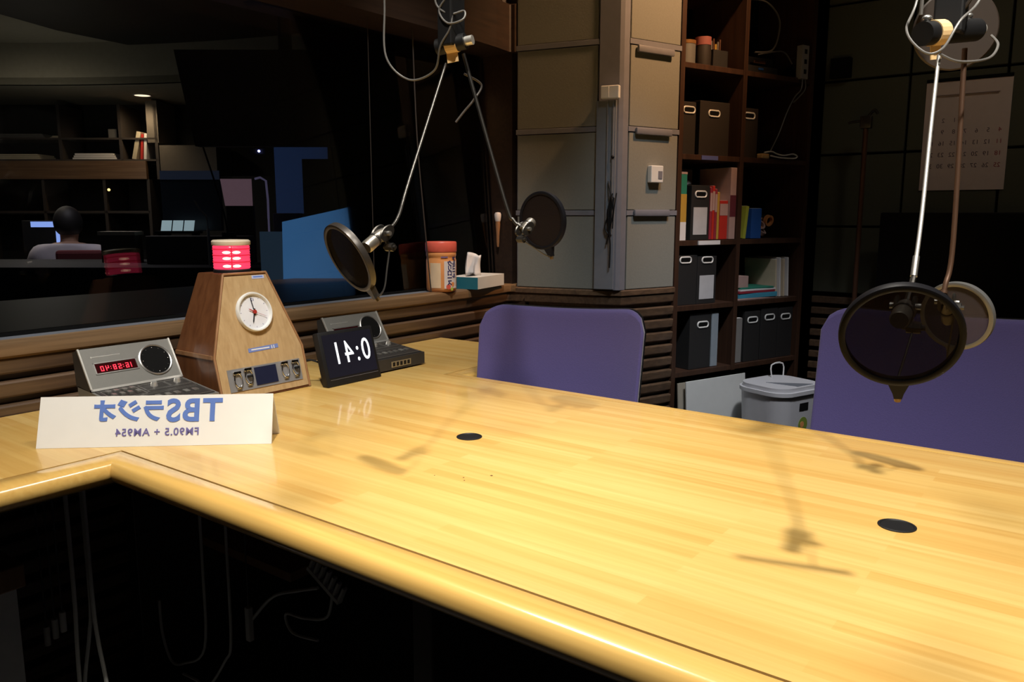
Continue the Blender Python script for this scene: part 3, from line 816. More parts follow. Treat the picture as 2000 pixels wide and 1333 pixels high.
# ================================================================== CHAIRS
def chair(loc, rot, label, W=0.46):
    # local: +y is the back side, sitter faces -y
    t = thing('office_chair', label, 'chair', loc, rot, 'purple chairs across the table')
    zb, zt = 0.46, 0.885
    def surf(s, h, off):   # s in -1..1, h in 0..1
        s0 = 0.74
        e = max(0.0, (abs(s) - s0) / (1 - s0))
        ztop = zt - 0.060 * (1 - math.sqrt(max(0.0, 1 - e * e))) - 0.014 * (1 - s * s)
        z = zb + (ztop - zb) * h
        half = W / 2 * (0.98 - 0.05 * (1 - h))
        x = s * half
        y = 0.232 + 0.25 * (z - zb) - 0.065 * (abs(s) ** 2.2) + off
        top = 0.0
        return Vector((x, y, z + top))
    ns, nh = 36, 16
    def grid(bm, thick, inset=0.0, front=0.0):
        F = [[bm.verts.new(surf((i / ns * 2 - 1), j / nh, front - thick * 0.5 * 0)) for i in range(ns + 1)] for j in range(nh + 1)]
        Bk = [[bm.verts.new(surf((i / ns * 2 - 1) * (1 - inset), j / nh * (1 - inset * .5), front + thick)) for i in range(ns + 1)] for j in range(nh + 1)]
        for j in range(nh):
            for i in range(ns):
                bm.faces.new((F[j][i], F[j][i + 1], F[j + 1][i + 1], F[j + 1][i]))
                bm.faces.new((Bk[j][i], Bk[j + 1][i], Bk[j + 1][i + 1], Bk[j][i + 1]))
            bm.faces.new((F[j][0], F[j + 1][0], Bk[j + 1][0], Bk[j][0])); bm.faces.new((F[j][ns], Bk[j][ns], Bk[j + 1][ns], F[j + 1][ns]))
        for i in range(ns):
            bm.faces.new((F[0][i], Bk[0][i], Bk[0][i + 1], F[0][i + 1])); bm.faces.new((F[nh][i], F[nh][i + 1], Bk[nh][i + 1], Bk[nh][i]))
    bm = bm_new(); grid(bm, 0.030)
    o = obj('backrest', bm, M_purple, t, smooth=True, ang=80)
    md = o.modifiers.new('Bevel', 'BEVEL'); md.width = 0.010; md.segments = 3; md.limit_method = 'ANGLE'; md.angle_limit = R(50)
    bm = bm_new(); grid(bm, 0.014, 0.0, 0.031); obj('back_shell', bm, M_black, t, smooth=True)
    bm = bm_new(); box(bm, -0.235, 0.235, -0.25, 0.21, 0.40, 0.47, bev=0.03, seg=3); obj('seat', bm, M_purple, t, smooth=True)
    bm = bm_new(); tube(bm, [(0, 0.05, 0.39), (0, 0.27, 0.38), (0, 0.33, 0.45), (0, 0.335, 0.60)], 0.017); obj('back_support', bm, M_black, t, smooth=True)
    bm = bm_new(); cyl(bm, (0, 0, 0.09), (0, 0, 0.40), 0.026); cyl(bm, (0, 0, 0.38), (0, 0, 0.405), 0.09); obj('gas_column', bm, M_black, t, smooth=True)
    for i in range(5):
        a = i * 2 * math.pi / 5 + 0.3
        bm = bm_new(); tube(bm, [(0.02 * math.cos(a), 0.02 * math.sin(a), 0.11), (0.16 * math.cos(a), 0.16 * math.sin(a), 0.095), (0.28 * math.cos(a), 0.28 * math.sin(a), 0.07)], 0.016)
        lg = obj('leg', bm, M_black, t, smooth=True)
        p = Vector((0.28 * math.cos(a), 0.28 * math.sin(a), 0.026)); dd = Vector((-math.sin(a), math.cos(a), 0)) * 0.018
        bm = bm_new(); cyl(bm, p - dd, p + dd, 0.026); obj('caster', bm, M_black, lg, smooth=True)
    return t
chair((0.352, 0.762, 0.022), R(18), 'purple upholstered chair left of the bookcase, nearest the window', 0.45)
chair((1.070, 1.045, 0.036), R(-3), 'purple upholstered chair behind the two overlapping pop filters', 0.50)

# ================================================================== MICROPHONES
def mic_unit(label, arm, arm_r, m_arm, J, C, N, tabp, knob, rad, m_net, m_ring, mdir=None, behind=1, mradius=0.011):
    t = thing('hanging_microphone', label, 'microphone', arm[0], 0, 'microphones hanging over the table')
    O = Vector(arm[0])
    L = lambda p: Vector(p) - O
    bm = bm_new(); tube(bm, [L(p) for p in arm], arm_r, 10, 8); obj('suspension_arm', bm, m_arm, t, smooth=True)
    bm = bm_new(); tube(bm, [L(arm[-2]) * 0.35 + L(arm[-1]) * 0.65, L(arm[-1])], arm_r * 1.5, 10, 2); obj('arm_collar', bm, M_steel if m_arm is M_rod else m_arm, t, smooth=True)
    J = L(J); C = L(C); N = Vector(N).normalized(); tab = L(tabp); knob = L(knob)
    down = (tab - C); down = (down - N * down.dot(N)).normalized()
    xr = down.cross(N)
    M = basis(C, xr, -down, N)
    # ring: a short drum, N is the face turned to the camera side
    bm = bm_new(); h = 0.009
    lathe(bm, [(rad - 0.006, -h / 2), (rad, -h / 2), (rad + 0.0005, 0), (rad, h / 2), (rad - 0.003, h / 2 + 0.0008), (rad - 0.006, h / 2)], 64, M=M, closed=True)
    ring = obj('pop_filter_ring', bm, m_ring, t, smooth=True)
    bm = bm_new(); lathe(bm, [(rad - 0.005, 0.0026), (rad - 0.005, 0.0030), (0.0, 0.0030)], 48, M=M); obj('pop_filter_gauze', bm, m_net, t)
    # tab with screw
    bm = bm_new(); w = 0.0068
    prism(bm, [(-w * 1.4, -rad + 0.001), (w * 1.4, -rad + 0.001), (w * .75, -rad - 0.010), (w * .55, -rad - 0.016), (-w * .55, -rad - 0.016), (-w * .75, -rad - 0.010)], -h / 2, h / 2, M=M)
    obj('filter_tab', bm, m_ring, t)
    bm = bm_new(); cyl(bm, (0, -rad - 0.014, -0.0), (0, -rad - 0.021, -0.0), 0.0042, 0.0032, 12, M=M); obj('tab_screw', bm, mat('brass', (0.16, 0.10, 0.04), 0.4, 0.7), t, smooth=True)
    e = M @ Vector((0, -rad - 0.016, 0))
    mid = M @ Vector((0, -rad - 0.010, -behind * 0.018))
    bm = bm_new(); tube(bm, [e, mid, (mid + knob) / 2, knob], 0.0013, 6, 5); obj('filter_stem', bm, M_darkmetal, t, smooth=True)
    # clamp: fork of two oval cheeks with a bolt, and the thumb knob
    end = C - N * behind * 0.030
    d = (end - J).normalized()
    side = d.cross(Vector((0, 0, 1)))
    side = side.normalized() if side.length > 0.1 else Vector((1, 0, 0))
    for s in (-1, 1):
        bm = bm_new()
        Mc = basis(J + side * s * 0.0085, d, side.cross(d), side)
        lathe(bm, [(0.0, -0.0018), (0.010, -0.0018), (0.011, 0), (0.010, 0.0018), (0, 0.0018)], 24, M=Mc @ Matrix.Diagonal((1.7, 1.0, 1, 1)))
        obj('clamp_cheek', bm, M_darkmetal, t, smooth=True)
    bm = bm_new(); cyl(bm, J - side * 0.015, J + side * 0.015, 0.0035, seg=12); obj('clamp_bolt', bm, M_steel, t)
    bm = bm_new(); tube(bm, [L(arm[-1]), (L(arm[-1]) + J) / 2, J], arm_r * 1.3, 8, 2); obj('swivel_link', bm, M_darkmetal, t, smooth=True)
    bm = bm_new(); cyl(bm, knob - side * 0.007, knob + side * 0.007, 0.0065, seg=8); cyl(bm, knob - side * 0.011, knob + side * 0.011, 0.003, seg=8)
    tube(bm, [J, knob], 0.003, 6, 0)
    obj('thumb_knob', bm, M_darkmetal, t)
    # microphone body
    bm = bm_new()
    Lm = (end - J).length
    Mm = basis(J, d.orthogonal(), d.cross(d.orthogonal()), d)
    r = mradius
    lathe(bm, [(0, -0.004), (r * .7, -0.004), (r * .9, 0.004), (r, Lm * .35), (r * 1.05, Lm * .9), (r * .9, Lm), (0, Lm)], 24, M=Mm)
    obj('microphone_body', bm, mat('champagne_metal', (0.36, 0.33, 0.29), 0.32, 0.85), t, smooth=True)
    bm = bm_new(); lathe(bm, [(r * 1.0, Lm * .42), (r * 1.12, Lm * .42), (r * 1.12, Lm * .5), (r * 1.0, Lm * .5)], 24, M=Mm, closed=True); obj('body_band', bm, M_darkmetal, t)
    return t
M_ring = mat('bronze_black_ring', (0.04, 0.034, 0.03), 0.34, 0.4)
M_ringb = mat('black_ring', (0.006, 0.006, 0.008), 0.40, 0.0, spec=0.2)
M_ringg = mat('grey_ring', (0.15, 0.15, 0.15), 0.35, 0.5)
mic_unit('microphone on grey gooseneck with tilted pop filter before the window',
         [(0.390, 0.451, 1.413), (0.456, 0.282, 1.198), (0.494, 0.215, 1.136), (0.507, 0.176, 1.115)], 0.0026, M_goose, (0.510, 0.166, 1.113), (0.508, 0.101, 1.079), (-0.214, -0.824, -0.42), (0.527, 0.105, 1.033), (0.517, 0.174, 1.092), 0.0545, M_net, M_ring, behind=1, mradius=0.0095)
mic_unit('microphone on dark arm with pop filter before the panelled wall',
         [(0.400, 0.489, 1.435), (0.486, 0.501, 1.168), (0.503, 0.506, 1.131), (0.517, 0.508, 1.119)], 0.0034, M_darkmetal, (0.524, 0.512, 1.115), (0.529, 0.563, 1.130), (-0.096, -1.022, -0.06), (0.544, 0.550, 1.072), (0.527, 0.498, 1.096), 0.0545, M_net, M_ringb, behind=-1, mradius=0.0095)
mic_unit('nearest microphone on bright silver rod with large round pop filter',
         [(1.201, 0.449, 1.335), (1.212, 0.370, 1.235), (1.222, 0.299, 1.134), (1.227, 0.253, 1.075)], 0.0023, M_rod, (1.225, 0.232, 1.045), (1.237, 0.155, 1.024), (0.242, -0.879, -0.365), (1.245, 0.136, 0.963), (1.236, 0.224, 1.024), 0.0560, M_netthin, M_ringb, behind=1, mradius=0.0095)
mic_unit('microphone on rusty brown arm with grey-rimmed pop filter at right',
         [(1.212, 0.564, 1.360), (1.219, 0.557, 1.105), (1.216, 0.543, 1.045), (1.215, 0.540, 1.034)], 0.0034, mat('rusty_brown_arm', (0.10, 0.055, 0.035), 0.45, 0.5), (1.219, 0.547, 1.021), (1.224, 0.614, 0.996), (-0.278, -1.132, -0.209), (1.215, 0.597, 0.942), (1.231, 0.536, 1.016), 0.0500, M_netgrey, M_ringg, behind=-1, mradius=0.0085)

# ceiling mounts with their clamps and tags
def mount(loc, bl, br, label, plate, pm):
    t = thing('ceiling_microphone_mount', label, 'mount', loc)
    O = Vector(loc)
    a = Vector(bl) - O; b = Vector(br) - O
    bm = bm_new(); cyl(bm, a, b, 0.0145, seg=24); obj('cross_tube', bm, M_black, t, smooth=True)
    d = (b - a).normalized()
    bm = bm_new(); cyl(bm, b - d * 0.012, b + d * 0.014, 0.0085, seg=20); obj('tube_end', bm, M_alu, t, smooth=True)
    bm = bm_new(); c_ = (a + b) / 2; box(bm, c_.x - 0.017, c_.x + 0.017, c_.y - 0.02, c_.y + 0.02, c_.z - 0.005, 0.10, bev=0.003); obj('clamp_block', bm, M_black, t)
    bm = bm_new(); cyl(bm, (c_.x, c_.y, 0.09), (c_.x, c_.y, 2.95 - O.z), 0.016, seg=20); obj('drop_pole', bm, M_black, t, smooth=True)
    bm = bm_new(); cyl(bm, (c_.x, c_.y, 2.94 - O.z), (c_.x, c_.y, 2.95 - O.z), 0.08, seg=32); obj('ceiling_rose', bm, M_darkmetal, t, smooth=True)
    bm = bm_new(); q = a + d * 0.030; cyl(bm, q - d * 0.011, q + d * 0.011, 0.0158, seg=20)
    Mq = basis(q + Vector((0, 0, -0.016)), d, (0, 0, 1)); box(bm, -0.011, 0.011, -0.016, 0.014, 0.0, 0.0015, M=Mq)
    obj('paper_tag', bm, M_tag, t)
    if plate:
        P, N_, r = plate
        P = Vector(P) - O
        bm = bm_new(); Mp = basis(P, Vector(N_).orthogonal(), Vector(N_).cross(Vector(N_).orthogonal()), N_)
        lathe(bm, [(0, -0.003), (r, -0.003), (r + 0.002, 0), (r, 0.003), (0, 0.003)], 48, M=Mp)
        obj('back_plate', bm, pm, t, smooth=True)
    for q in (b - d * 0.02, a + d * 0.008):
        bm = bm_new(); ball(bm, q + Vector((0, 0, 0.018)), 0.006, (1, 1, .7)); cyl(bm, q, q + Vector((0, 0, 0.018)), 0.004); obj('wing_bolt', bm, M_steel, t, smooth=True)
    return t
mount((0.395, 0.463, 1.455), (0.367, 0.454, 1.445), (0.421, 0.471, 1.452), 'black microphone mount hanging over the window end of the table', None, None)
mount((1.205, 0.495, 1.372), (1.182, 0.440, 1.361), (1.224, 0.552, 1.380), 'black microphone mount with paper tag and brown plate over the table',
      ((1.193, 0.600, 1.393), (0.35, -0.9, -0.1), 0.052), mat('brown_plate', (0.028, 0.017, 0.011), 0.6))

def cable(name, pts, r, m, label, cat='cable', group=None, mt=None):
    bm = bm_new(); tube(bm, pts, r, 8, 8)
    return recenter(tag(obj(name, bm, m, smooth=True), label, cat, group))
cable('microphone_cable', [(0.250, 0.437, 1.62), (0.252, 0.435, 1.532), (0.262, 0.426, 1.436), (0.302, 0.445, 1.393), (0.361, 0.451, 1.404), (0.386, 0.4415, 1.444), (0.409, 0.444, 1.475), (0.405, 0.452, 1.52)], 0.0019, M_cable,
      'thin grey cable looping left of the window-side microphone mount')
cable('microphone_cable', [(0.392, 0.500, 1.402), (0.405, 0.535, 1.385), (0.402, 0.515, 1.355), (0.389, 0.504, 1.335), (0.377, 0.492, 1.314)], 0.0022, M_cabledark,
      'short brown cable tail beside the dark microphone arm')
cable('microphone_cable', [(0.372, 0.44, 1.56), (0.379, 0.44, 1.515), (0.405, 0.447, 1.497), (0.425, 0.462, 1.502), (0.431, 0.452, 1.485), (0.405, 0.44, 1.480), (0.385, 0.44, 1.505), (0.405, 0.445, 1.53), (0.42, 0.45, 1.55)], 0.0018, M_cable,
      'tangled cable curls on top of the window-side microphone mount')
cable('microphone_cable', [(1.176, 0.470, 1.50), (1.169, 0.462, 1.408), (1.166, 0.430, 1.365), (1.189, 0.424, 1.336), (1.208, 0.426, 1.338), (1.222, 0.440, 1.370), (1.239, 0.475, 1.408), (1.243, 0.48, 1.50)], 0.0016, M_cable,
      'thin cable loop under the black crossbar of the right microphone mount')
cable('microphone_cable', [(1.205, 0.428, 1.333), (1.224, 0.450, 1.325), (1.246, 0.520, 1.337), (1.252, 0.548, 1.357), (1.242, 0.560, 1.372)], 0.0017, M_cable,
      'pale cable swinging from the silver end of the right mount')
cable('microphone_cable', [(1.186, 0.415, 1.50), (1.184, 0.415, 1.43), (1.183, 0.418, 1.379)], 0.0022, M_cable,
      'pale straight cable entering the left end of the right mount')
cable('microphone_cable', [(1.236, 0.49, 1.50), (1.230, 0.485, 1.42), (1.216, 0.490, 1.392)], 0.0024, M_cabledark,
      'dark straight cable dropping to the middle of the right mount')

# ================================================================== WALL FITTINGS
# metal channel on the corner post with a white box and hanging leads
t = thing('cable_channel', 'grey metal wall channel running down the corner post', 'channel', (-0.088, 1.848, 0.87), R(13.5))
bm = bm_new(); box(bm, -0.036, 0.036, 0.0, 0.012, 0.0, 0.672, bev=0.001); obj('channel_back', bm, M_metalgrey, t)
bm = bm_new(); box(bm, 0.006, 0.010, -0.008, 0.0, 0.2, 0.672); box(bm, 0.026, 0.030, -0.008, 0.0, 0.2, 0.672); obj('channel_rail', bm, M_metalgrey, t)
t = thing('junction_box', 'small white junction box capping the grey wall channel', 'junction box', (-0.070, 1.852, 1.545), R(13.5))
bm = bm_new(); box(bm, -0.033, 0.033, -0.022, 0.0, 0, 0.045, bev=0.003); obj('box_body', bm, M_whiteplastic, t)
bm = bm_new(); box(bm, -0.031, -0.004, -0.0235, -0.022, 0.003, 0.042); obj('box_cover', bm, M_whiteplastic, t)
bm = bm_new()
for i in range(9):
    x = -0.050 + random.uniform(-0.014, 0.012); z0 = 1.22 - random.uniform(0, 0.05); z1 = 1.02 + random.uniform(-0.04, 0.09)
    tube(bm, [(x, 1.846, z0), (x + random.uniform(-.012, .012), 1.838, (z0 + z1) / 2), (x + random.uniform(-.016, .01), 1.843, z1)], 0.0022, 6, 5)
tube(bm, [(-0.072, 1.846, 1.26), (-0.060, 1.840, 1.22), (-0.055, 1.842, 1.17), (-0.080, 1.84, 1.10), (-0.060, 1.843, 1.05), (-0.062, 1.846, 0.95)], 0.0028, 6, 6)
recenter(tag(obj('lead_bundle', bm, M_black, smooth=True), 'bundle of black leads hanging on the grey wall channel', 'cables', kind='stuff'))
for z in (1.345,):
    bm = bm_new(); ball(bm, (-0.058, 1.848, z), 0.006); recenter(tag(obj('cable_clip', bm, M_black, smooth=True), 'small black clip on the channel above the lead bundle', 'clip'))

# rails on the seams of the lit panel wall
for z, lab in ((1.724, 'upper slim grey handle bar on the lit panelled wall'), (1.440, 'middle slim handle bar on the lit panelled wall'), (1.148, 'lower slim handle bar below the thermostat')):
    bm = bm_new(); box(bm, 0.030, 0.205, z - 0.012, z + 0.012, 0.004, 0.016, M=MB2, bev=0.004)
    recenter(tag(obj('handle_bar', bm, M_frame, smooth=True), lab, 'handle', 'handle bars on the panelled wall'))
t = thing('wall_thermostat', 'small cream thermostat on the fabric wall beside the bookcase', 'thermostat', MB2 @ Vector((0.128, 1.258, 0.0)), 0)
Ml = Matrix.Translation(-(MB2 @ Vector((0.128, 1.258, 0.0)))) @ MB2
bm = bm_new(); box(bm, 0.098, 0.158, 1.258, 1.320, 0.0005, 0.022, M=Ml, bev=0.003); obj('thermostat_body', bm, M_whiteplastic, t)
bm = bm_new(); box(bm, 0.132, 0.152, 1.272, 1.300, 0.022, 0.0235, M=Ml); obj('thermostat_window', bm, M_frame, t)

# white and tan brush hanging on the window post
t = thing('hanging_brush', 'small white-headed brush with tan handle on the window post', 'brush', (-0.512, 1.764, 1.018))
bm = bm_new(); lathe(bm, [(0, 0), (0.004, 0), (0.006, 0.02), (0.007, 0.055), (0.0095, 0.085), (0.0095, 0.10), (0, 0.10)], 20); obj('brush_handle', bm, mat('tan_handle', (0.34, 0.17, 0.08), 0.5), t, smooth=True)
bm = bm_new(); lathe(bm, [(0, 0.098), (0.010, 0.098), (0.0125, 0.108), (0.0135, 0.125), (0.010, 0.132), (0, 0.133)], 20); obj('brush_head', bm, M_labelwhite, t, smooth=True)
bm = bm_new(); cyl(bm, (0, 0.012, 0.115), (0, 0.0, 0.115), 0.002); obj('hook', bm, M_black, t)

# thin cords in front of the window
for x, y, lab in ((-0.470, 1.07, 'thin dark vertical cord before the dark window'), ):
    cable('window_cord', [(x, y, 1.735), (x, y, 1.3), (x, y, 0.90)], 0.0012, M_cabledark, lab, 'cord')
cable('window_cord', [(-0.468, 1.262, 1.735), (-0.468, 1.275, 1.40), (-0.468, 1.30, 1.15), (-0.462, 1.325, 0.8785)], 0.0022, M_cabledark,
      'thin slanting cord before the window ending near the wipes canister', 'cord')

# ================================================================== BOOKCASE
BO = Vector((-0.036, 1.890, 0)); BA = math.atan2(0.9394, 0.3442)
MBK = Matrix.Translation(BO) @ Matrix.Rotation(BA, 4, 'Z')
bc_ = thing('bookcase', 'tall dark brown open bookcase with two bays in the corner', 'bookcase', BO, BA)
T0, T1, T2, T3 = 0.268, 0.612, 0.634, 1.045
DEP = 0.30
SH = [1.705, 1.370, 1.042, 0.787, 0.522]
def bpart(name, *a, m=M_shelfwood, bev=0.001):
    bm = bm_new(); box(bm, *a, bev=bev); return obj(name, bm, m, bc_)
bpart('side_panel', T0, T0 + 0.022, 0, DEP, 0, 2.30); bpart('side_panel', T3 - 0.022, T3, 0, DEP, 0, 2.30)
bpart('divider', T1, T2, 0.002, DEP, 0.50, 2.30)
bpart('back_board', T0 + 0.022, T3 - 0.022, DEP - 0.006, DEP, 0.3, 2.30, m=M_blackmatte)
bpart('top_board', T0, T3, 0, DEP, 2.30, 2.322)
for z in SH:
    bpart('shelf', T0 + 0.022, T1, 0.004, DEP - 0.006, z - 0.020, z); bpart('shelf', T2, T3 - 0.022, 0.004, DEP - 0.006, z - 0.020, z)
bpart('shelf', T0 + 0.022, T1, 0.004, DEP - 0.006, 1.99, 2.01)

def bkthing(name, label, cat, t, z, y=0.0, group=None, rot=0.0):
    p = MBK @ Vector((t, y, z)); return thing(name, label, cat, p, BA + rot, group)
def file_box(t0, t1, z, h, label, grip='right', lab=False, y=0.02, m=M_boxfile, gx=None, gz=None, group='black file boxes in the bookcase', dep=0.24):
    w = t1 - t0
    t = bkthing('file_box', label, 'file box', (t0 + t1) / 2, z + 0.0005, y, group)
    bm = bm_new(); box(bm, -w / 2, w / 2, 0, dep, 0, h, bev=0.0015); obj('box_body', bm, m, t)
    gz = h * 0.80 if gz is None else gz; gx = 0 if gx is None else gx
    gw, gh = min(0.030, w * 0.40), 0.0115
    Mg = basis((gx, -0.0005, gz), (1, 0, 0), (0, 0, 1), (0, -1, 0))
    bm = bm_new()
    pts = []
    for i in range(24):
        a = 2 * math.pi * i / 24
        pts.append(((gw - gh) * (1 if math.cos(a) > 0 else -1) * (0 if abs(math.cos(a)) < 1e-6 else 1) + gh * math.cos(a), gh * math.sin(a), 0.0))
    pts.append(pts[0])
    tube(bm, pts, 0.0034, 8, 0, M=Mg); obj('grip_ring', bm, M_whiteplastic, t, smooth=True)
    bm = bm_new(); prism(bm, [(p[0] * .86, p[1] * .8) for p in pts[:-1]], -0.0005, 0.0008, M=Mg); obj('grip_hole', bm, M_blackmatte, t)
    if lab:
        bm = bm_new(); box(bm, -w * .38 + gx * 0, w * .38, -0.0012, 0, h * .10, h * .60); obj('spine_label', bm, mat('grey_white_label', (0.50, 0.50, 0.52), 0.6), t)
    return t
file_box(0.396, 0.560, 1.370, 0.205, 'wide dark file box with oval grip on the second shelf', m=M_boxfile2, gx=-0.005, gz=0.160)
file_box(0.300, 0.374, 1.370, 0.195, 'dark file box half hidden at the left end of the second shelf', m=M_boxfile2, gx=0.0, gz=0.165)
file_box(0.640, 0.728, 1.370, 0.195, 'dark file box alone at the left of the right bay', m=M_boxfile2, gz=0.165, gx=-0.008)
file_box(0.367, 0.466, 1.042, 0.213, 'black file box with grey label between colourful books', lab=True, gz=0.178)
file_box(0.300, 0.410, 0.787, 0.196, 'black file box with oval grip left on the fourth shelf', gz=0.183 - 0.005, gx=-0.01)
t = file_box(0.413, 0.520, 0.787, 0.190, 'black file box with grey label right on the fourth shelf', lab=True, gz=0.175)
file_box(0.382, 0.503, 0.522, 0.228, 'black file box on the lowest shelf of the left bay', gz=0.180, gx=0.012)
file_box(0.808, 0.915, 0.522, 0.222, 'black file box with pale grip, left of a pair on the lowest shelf', gz=0.182)
file_box(0.920, 1.015, 0.522, 0.218, 'black file box at the right end of the lowest shelf', gz=0.178)

def book(t0, t1, z, h, m, label, dep=0.17, y=0.03, lean=0.0, name='book', cat='book', group='books in the bookcase', band=None):
    w = t1 - t0
    t = bkthing(name, label, cat, (t0 + t1) / 2, z + 0.0005, y, group)
    Mr = Matrix.Rotation(lean, 4, 'Y')
    bm = bm_new(); box(bm, -w / 2, w / 2, 0, dep, 0.0015, h, M=Mr, bev=0.001)
    for v in bm.verts: v.co.z = max(v.co.z, 0)
    obj('cover', bm, m, t)
    bm = bm_new(); box(bm, -w / 2 + 0.0015, w / 2 - 0.0015, 0.004, dep + 0.0015, 0.003, h + 0.0008, M=Mr); obj('pages', bm, M_tissue, t)
    if band:
        for (a, b, mm) in band:
            bm = bm_new(); box(bm, -w / 2, w / 2, -0.0006, 0.0, h * a, h * b, M=Mr); obj('spine_band', bm, mm, t)
    return t
M_red = mat('red_cover', (0.50, 0.03, 0.02), 0.5); M_dred = mat('dark_red_cover', (0.30, 0.03, 0.05), 0.5)
M_green = mat('green_cover', (0.03, 0.22, 0.15), 0.5); M_yel = mat('yellow_cover', (0.50, 0.30, 0.05), 0.5)
M_blue = mat('blue_cover', (0.02, 0.09, 0.33), 0.5); M_lime = mat('lime_cover', (0.38, 0.42, 0.05), 0.5)
M_pinkw = mat('pinkish_white', (0.45, 0.30, 0.27), 0.6); M_cyan = mat('cyan_cover', (0.06, 0.30, 0.45), 0.5)
M_bluelt = mat('blue_tape', (0.10, 0.12, 0.32), 0.5)
book(0.296, 0.350, 1.042, 0.262, M_green, 'tall book with green and yellow spine against the left side', band=[(0.0, 0.27, M_tissue), (0.27, 0.68, M_yel), (0.97, 1.0, M_pinkw)])
for i, (a, h, m_) in enumerate(((0.470, 0.205, M_dred), (0.484, 0.212, M_red), (0.498, 0.200, M_dred), (0.512, 0.188, M_yel))):
    book(a, a + 0.012, 1.042, h, m_, ['thin dark red magazine right beside the labelled file box', 'thin red magazine, second from the labelled file box',
         'thin dark red magazine between red and yellow ones', 'thin yellow magazine beside the thick red book'][i], y=0.02, band=[(0.55, 0.9, M_pinkw)] if i < 3 else None)
book(0.527, 0.572, 1.042, 0.155, M_red, 'thick bright red book with white title patch', y=0.02, band=[(0.62, 0.92, M_pinkw)])
t = book(0.575, 0.609, 1.042, 0.285, M_pinkw, 'tall pale folder leaning on the bookcase divider', y=0.012, band=[(0.32, 0.62, mat('maroon_print', (0.12, 0.02, 0.03), 0.6))])
t = bkthing('white_cloth', 'crumpled white cloth on top of the labelled file box', 'cloth', 0.40, 1.2556, 0.10)
bm = bm_new(); ball(bm, (0, 0, 0.010), 0.028, (1.2, 1.0, 0.38), 16)
for v in bm.verts: v.co.z = max(0, v.co.z + random.uniform(-.003, .004)); v.co.x += random.uniform(-.003, .003)
obj('cloth_fold', bm, M_tissue, t, smooth=True)
# behind them, a leaning pale board
book(0.43, 0.55, 1.042, 0.285, mat('grey_brown_board', (0.16, 0.125, 0.10), 0.7), 'grey board standing behind the red magazines', dep=0.012, y=0.20, name='board', cat='board', group=None)

# third row, right bay
book(0.668, 0.684, 1.042, 0.135, M_lime, 'small lime green leaflet leaning on the blue book', y=0.02, lean=0.12)
book(0.716, 0.778, 1.042, 0.125, M_blue, 'blue book standing alone in the right bay', y=0.02)
book(0.640, 0.662, 1.042, 0.255, mat('brown_red_print', (0.20, 0.08, 0.05), 0.6), 'tall brown patterned book beside the bookcase divider', y=0.04)
t = bkthing('stationery_tangle', 'dark tangle of tape and small tools beside the blue book', 'stationery', 0.86, 1.0425, 0.03)
t['kind'] = 'stuff'
for i in range(9):
    bm = bm_new(); x = random.uniform(-0.06, 0.06); z = random.uniform(0.0, 0.09)
    lathe(bm, [(0.016, -0.008), (0.024, -0.008), (0.024, 0.008), (0.016, 0.008)], 20, M=Matrix.Translation((x, random.uniform(0.04, 0.1), 0.026 + z * .6)) @ Euler((random.uniform(.6, 2.2), random.uniform(-.8, .8), 0)).to_matrix().to_4x4(), closed=True)
    obj('tape_roll', bm, [M_pinkw, M_peach, M_console, M_tissue][i % 4] if i % 3 else M_boxfile, t)

# fourth row, right bay: magazines and folders
mz = 0.7875
for i, (m_, w, th_, l_) in enumerate(((M_pinkw, 0.24, 0.007, 'cream magazine at the bottom of the pile in the right bay'), (M_cyan, 0.235, 0.020, 'thick cyan magazine low in the pile in the right bay'),
                               (M_dred, 0.225, 0.010, 'dark red magazine in the middle of the pile'), (M_tissue, 0.22, 0.008, 'white magazine near the top of the pile'), (M_green, 0.20, 0.007, 'dark green magazine topmost of the pile'))):
    t = bkthing('magazine', l_, 'magazine', 0.775 + (i % 2) * 0.006, mz, 0.02, 'magazines piled in the right bay', rot=random.uniform(-.03, .02))
    bm = bm_new(); box(bm, -w / 2, w / 2, 0, 0.20, 0, th_ - 0.0004, bev=0.0008); obj('magazine_body', bm, m_, t)
    mz += th_
t = bkthing('small_carton', 'small pink-white carton on top of the magazine pile', 'carton', 0.695, mz, 0.03)
bm = bm_new(); box(bm, -0.032, 0.032, 0, 0.05, 0, 0.048, bev=0.001); obj('carton_body', bm, M_pinkw, t)
for i in range(4):
    book(0.905 + i * 0.026, 0.913 + i * 0.026, 0.787, 0.165 + 0.006 * (i % 2), M_tissue if i % 2 else M_cream, ['cream folder leaning against the magazine pile', 'white folder second from the magazine pile', 'cream folder third from the magazine pile', 'white folder nearest the right side of the bookcase'][i],
         y=0.03, lean=-0.06, name='folder', cat='folder', group='folders beside the magazine pile')

# lowest row extras
book(0.507, 0.545, 0.522, 0.222, mat('plastic_sleeve', (0.26, 0.30, 0.34), 0.3), 'grey plastic sleeve beside the lowest black file box', y=0.02, name='document_sleeve', cat='document sleeve', group=None)
book(0.650, 0.690, 0.522, 0.190, mat('dull_grey_board', (0.20, 0.19, 0.18), 0.6), 'dull grey book at the left of the lowest right shelf', y=0.02, group=None)
file_box(0.705, 0.800, 0.522, 0.215, 'black box with small lettering left of the lowest pair', gz=0.178, group=None)
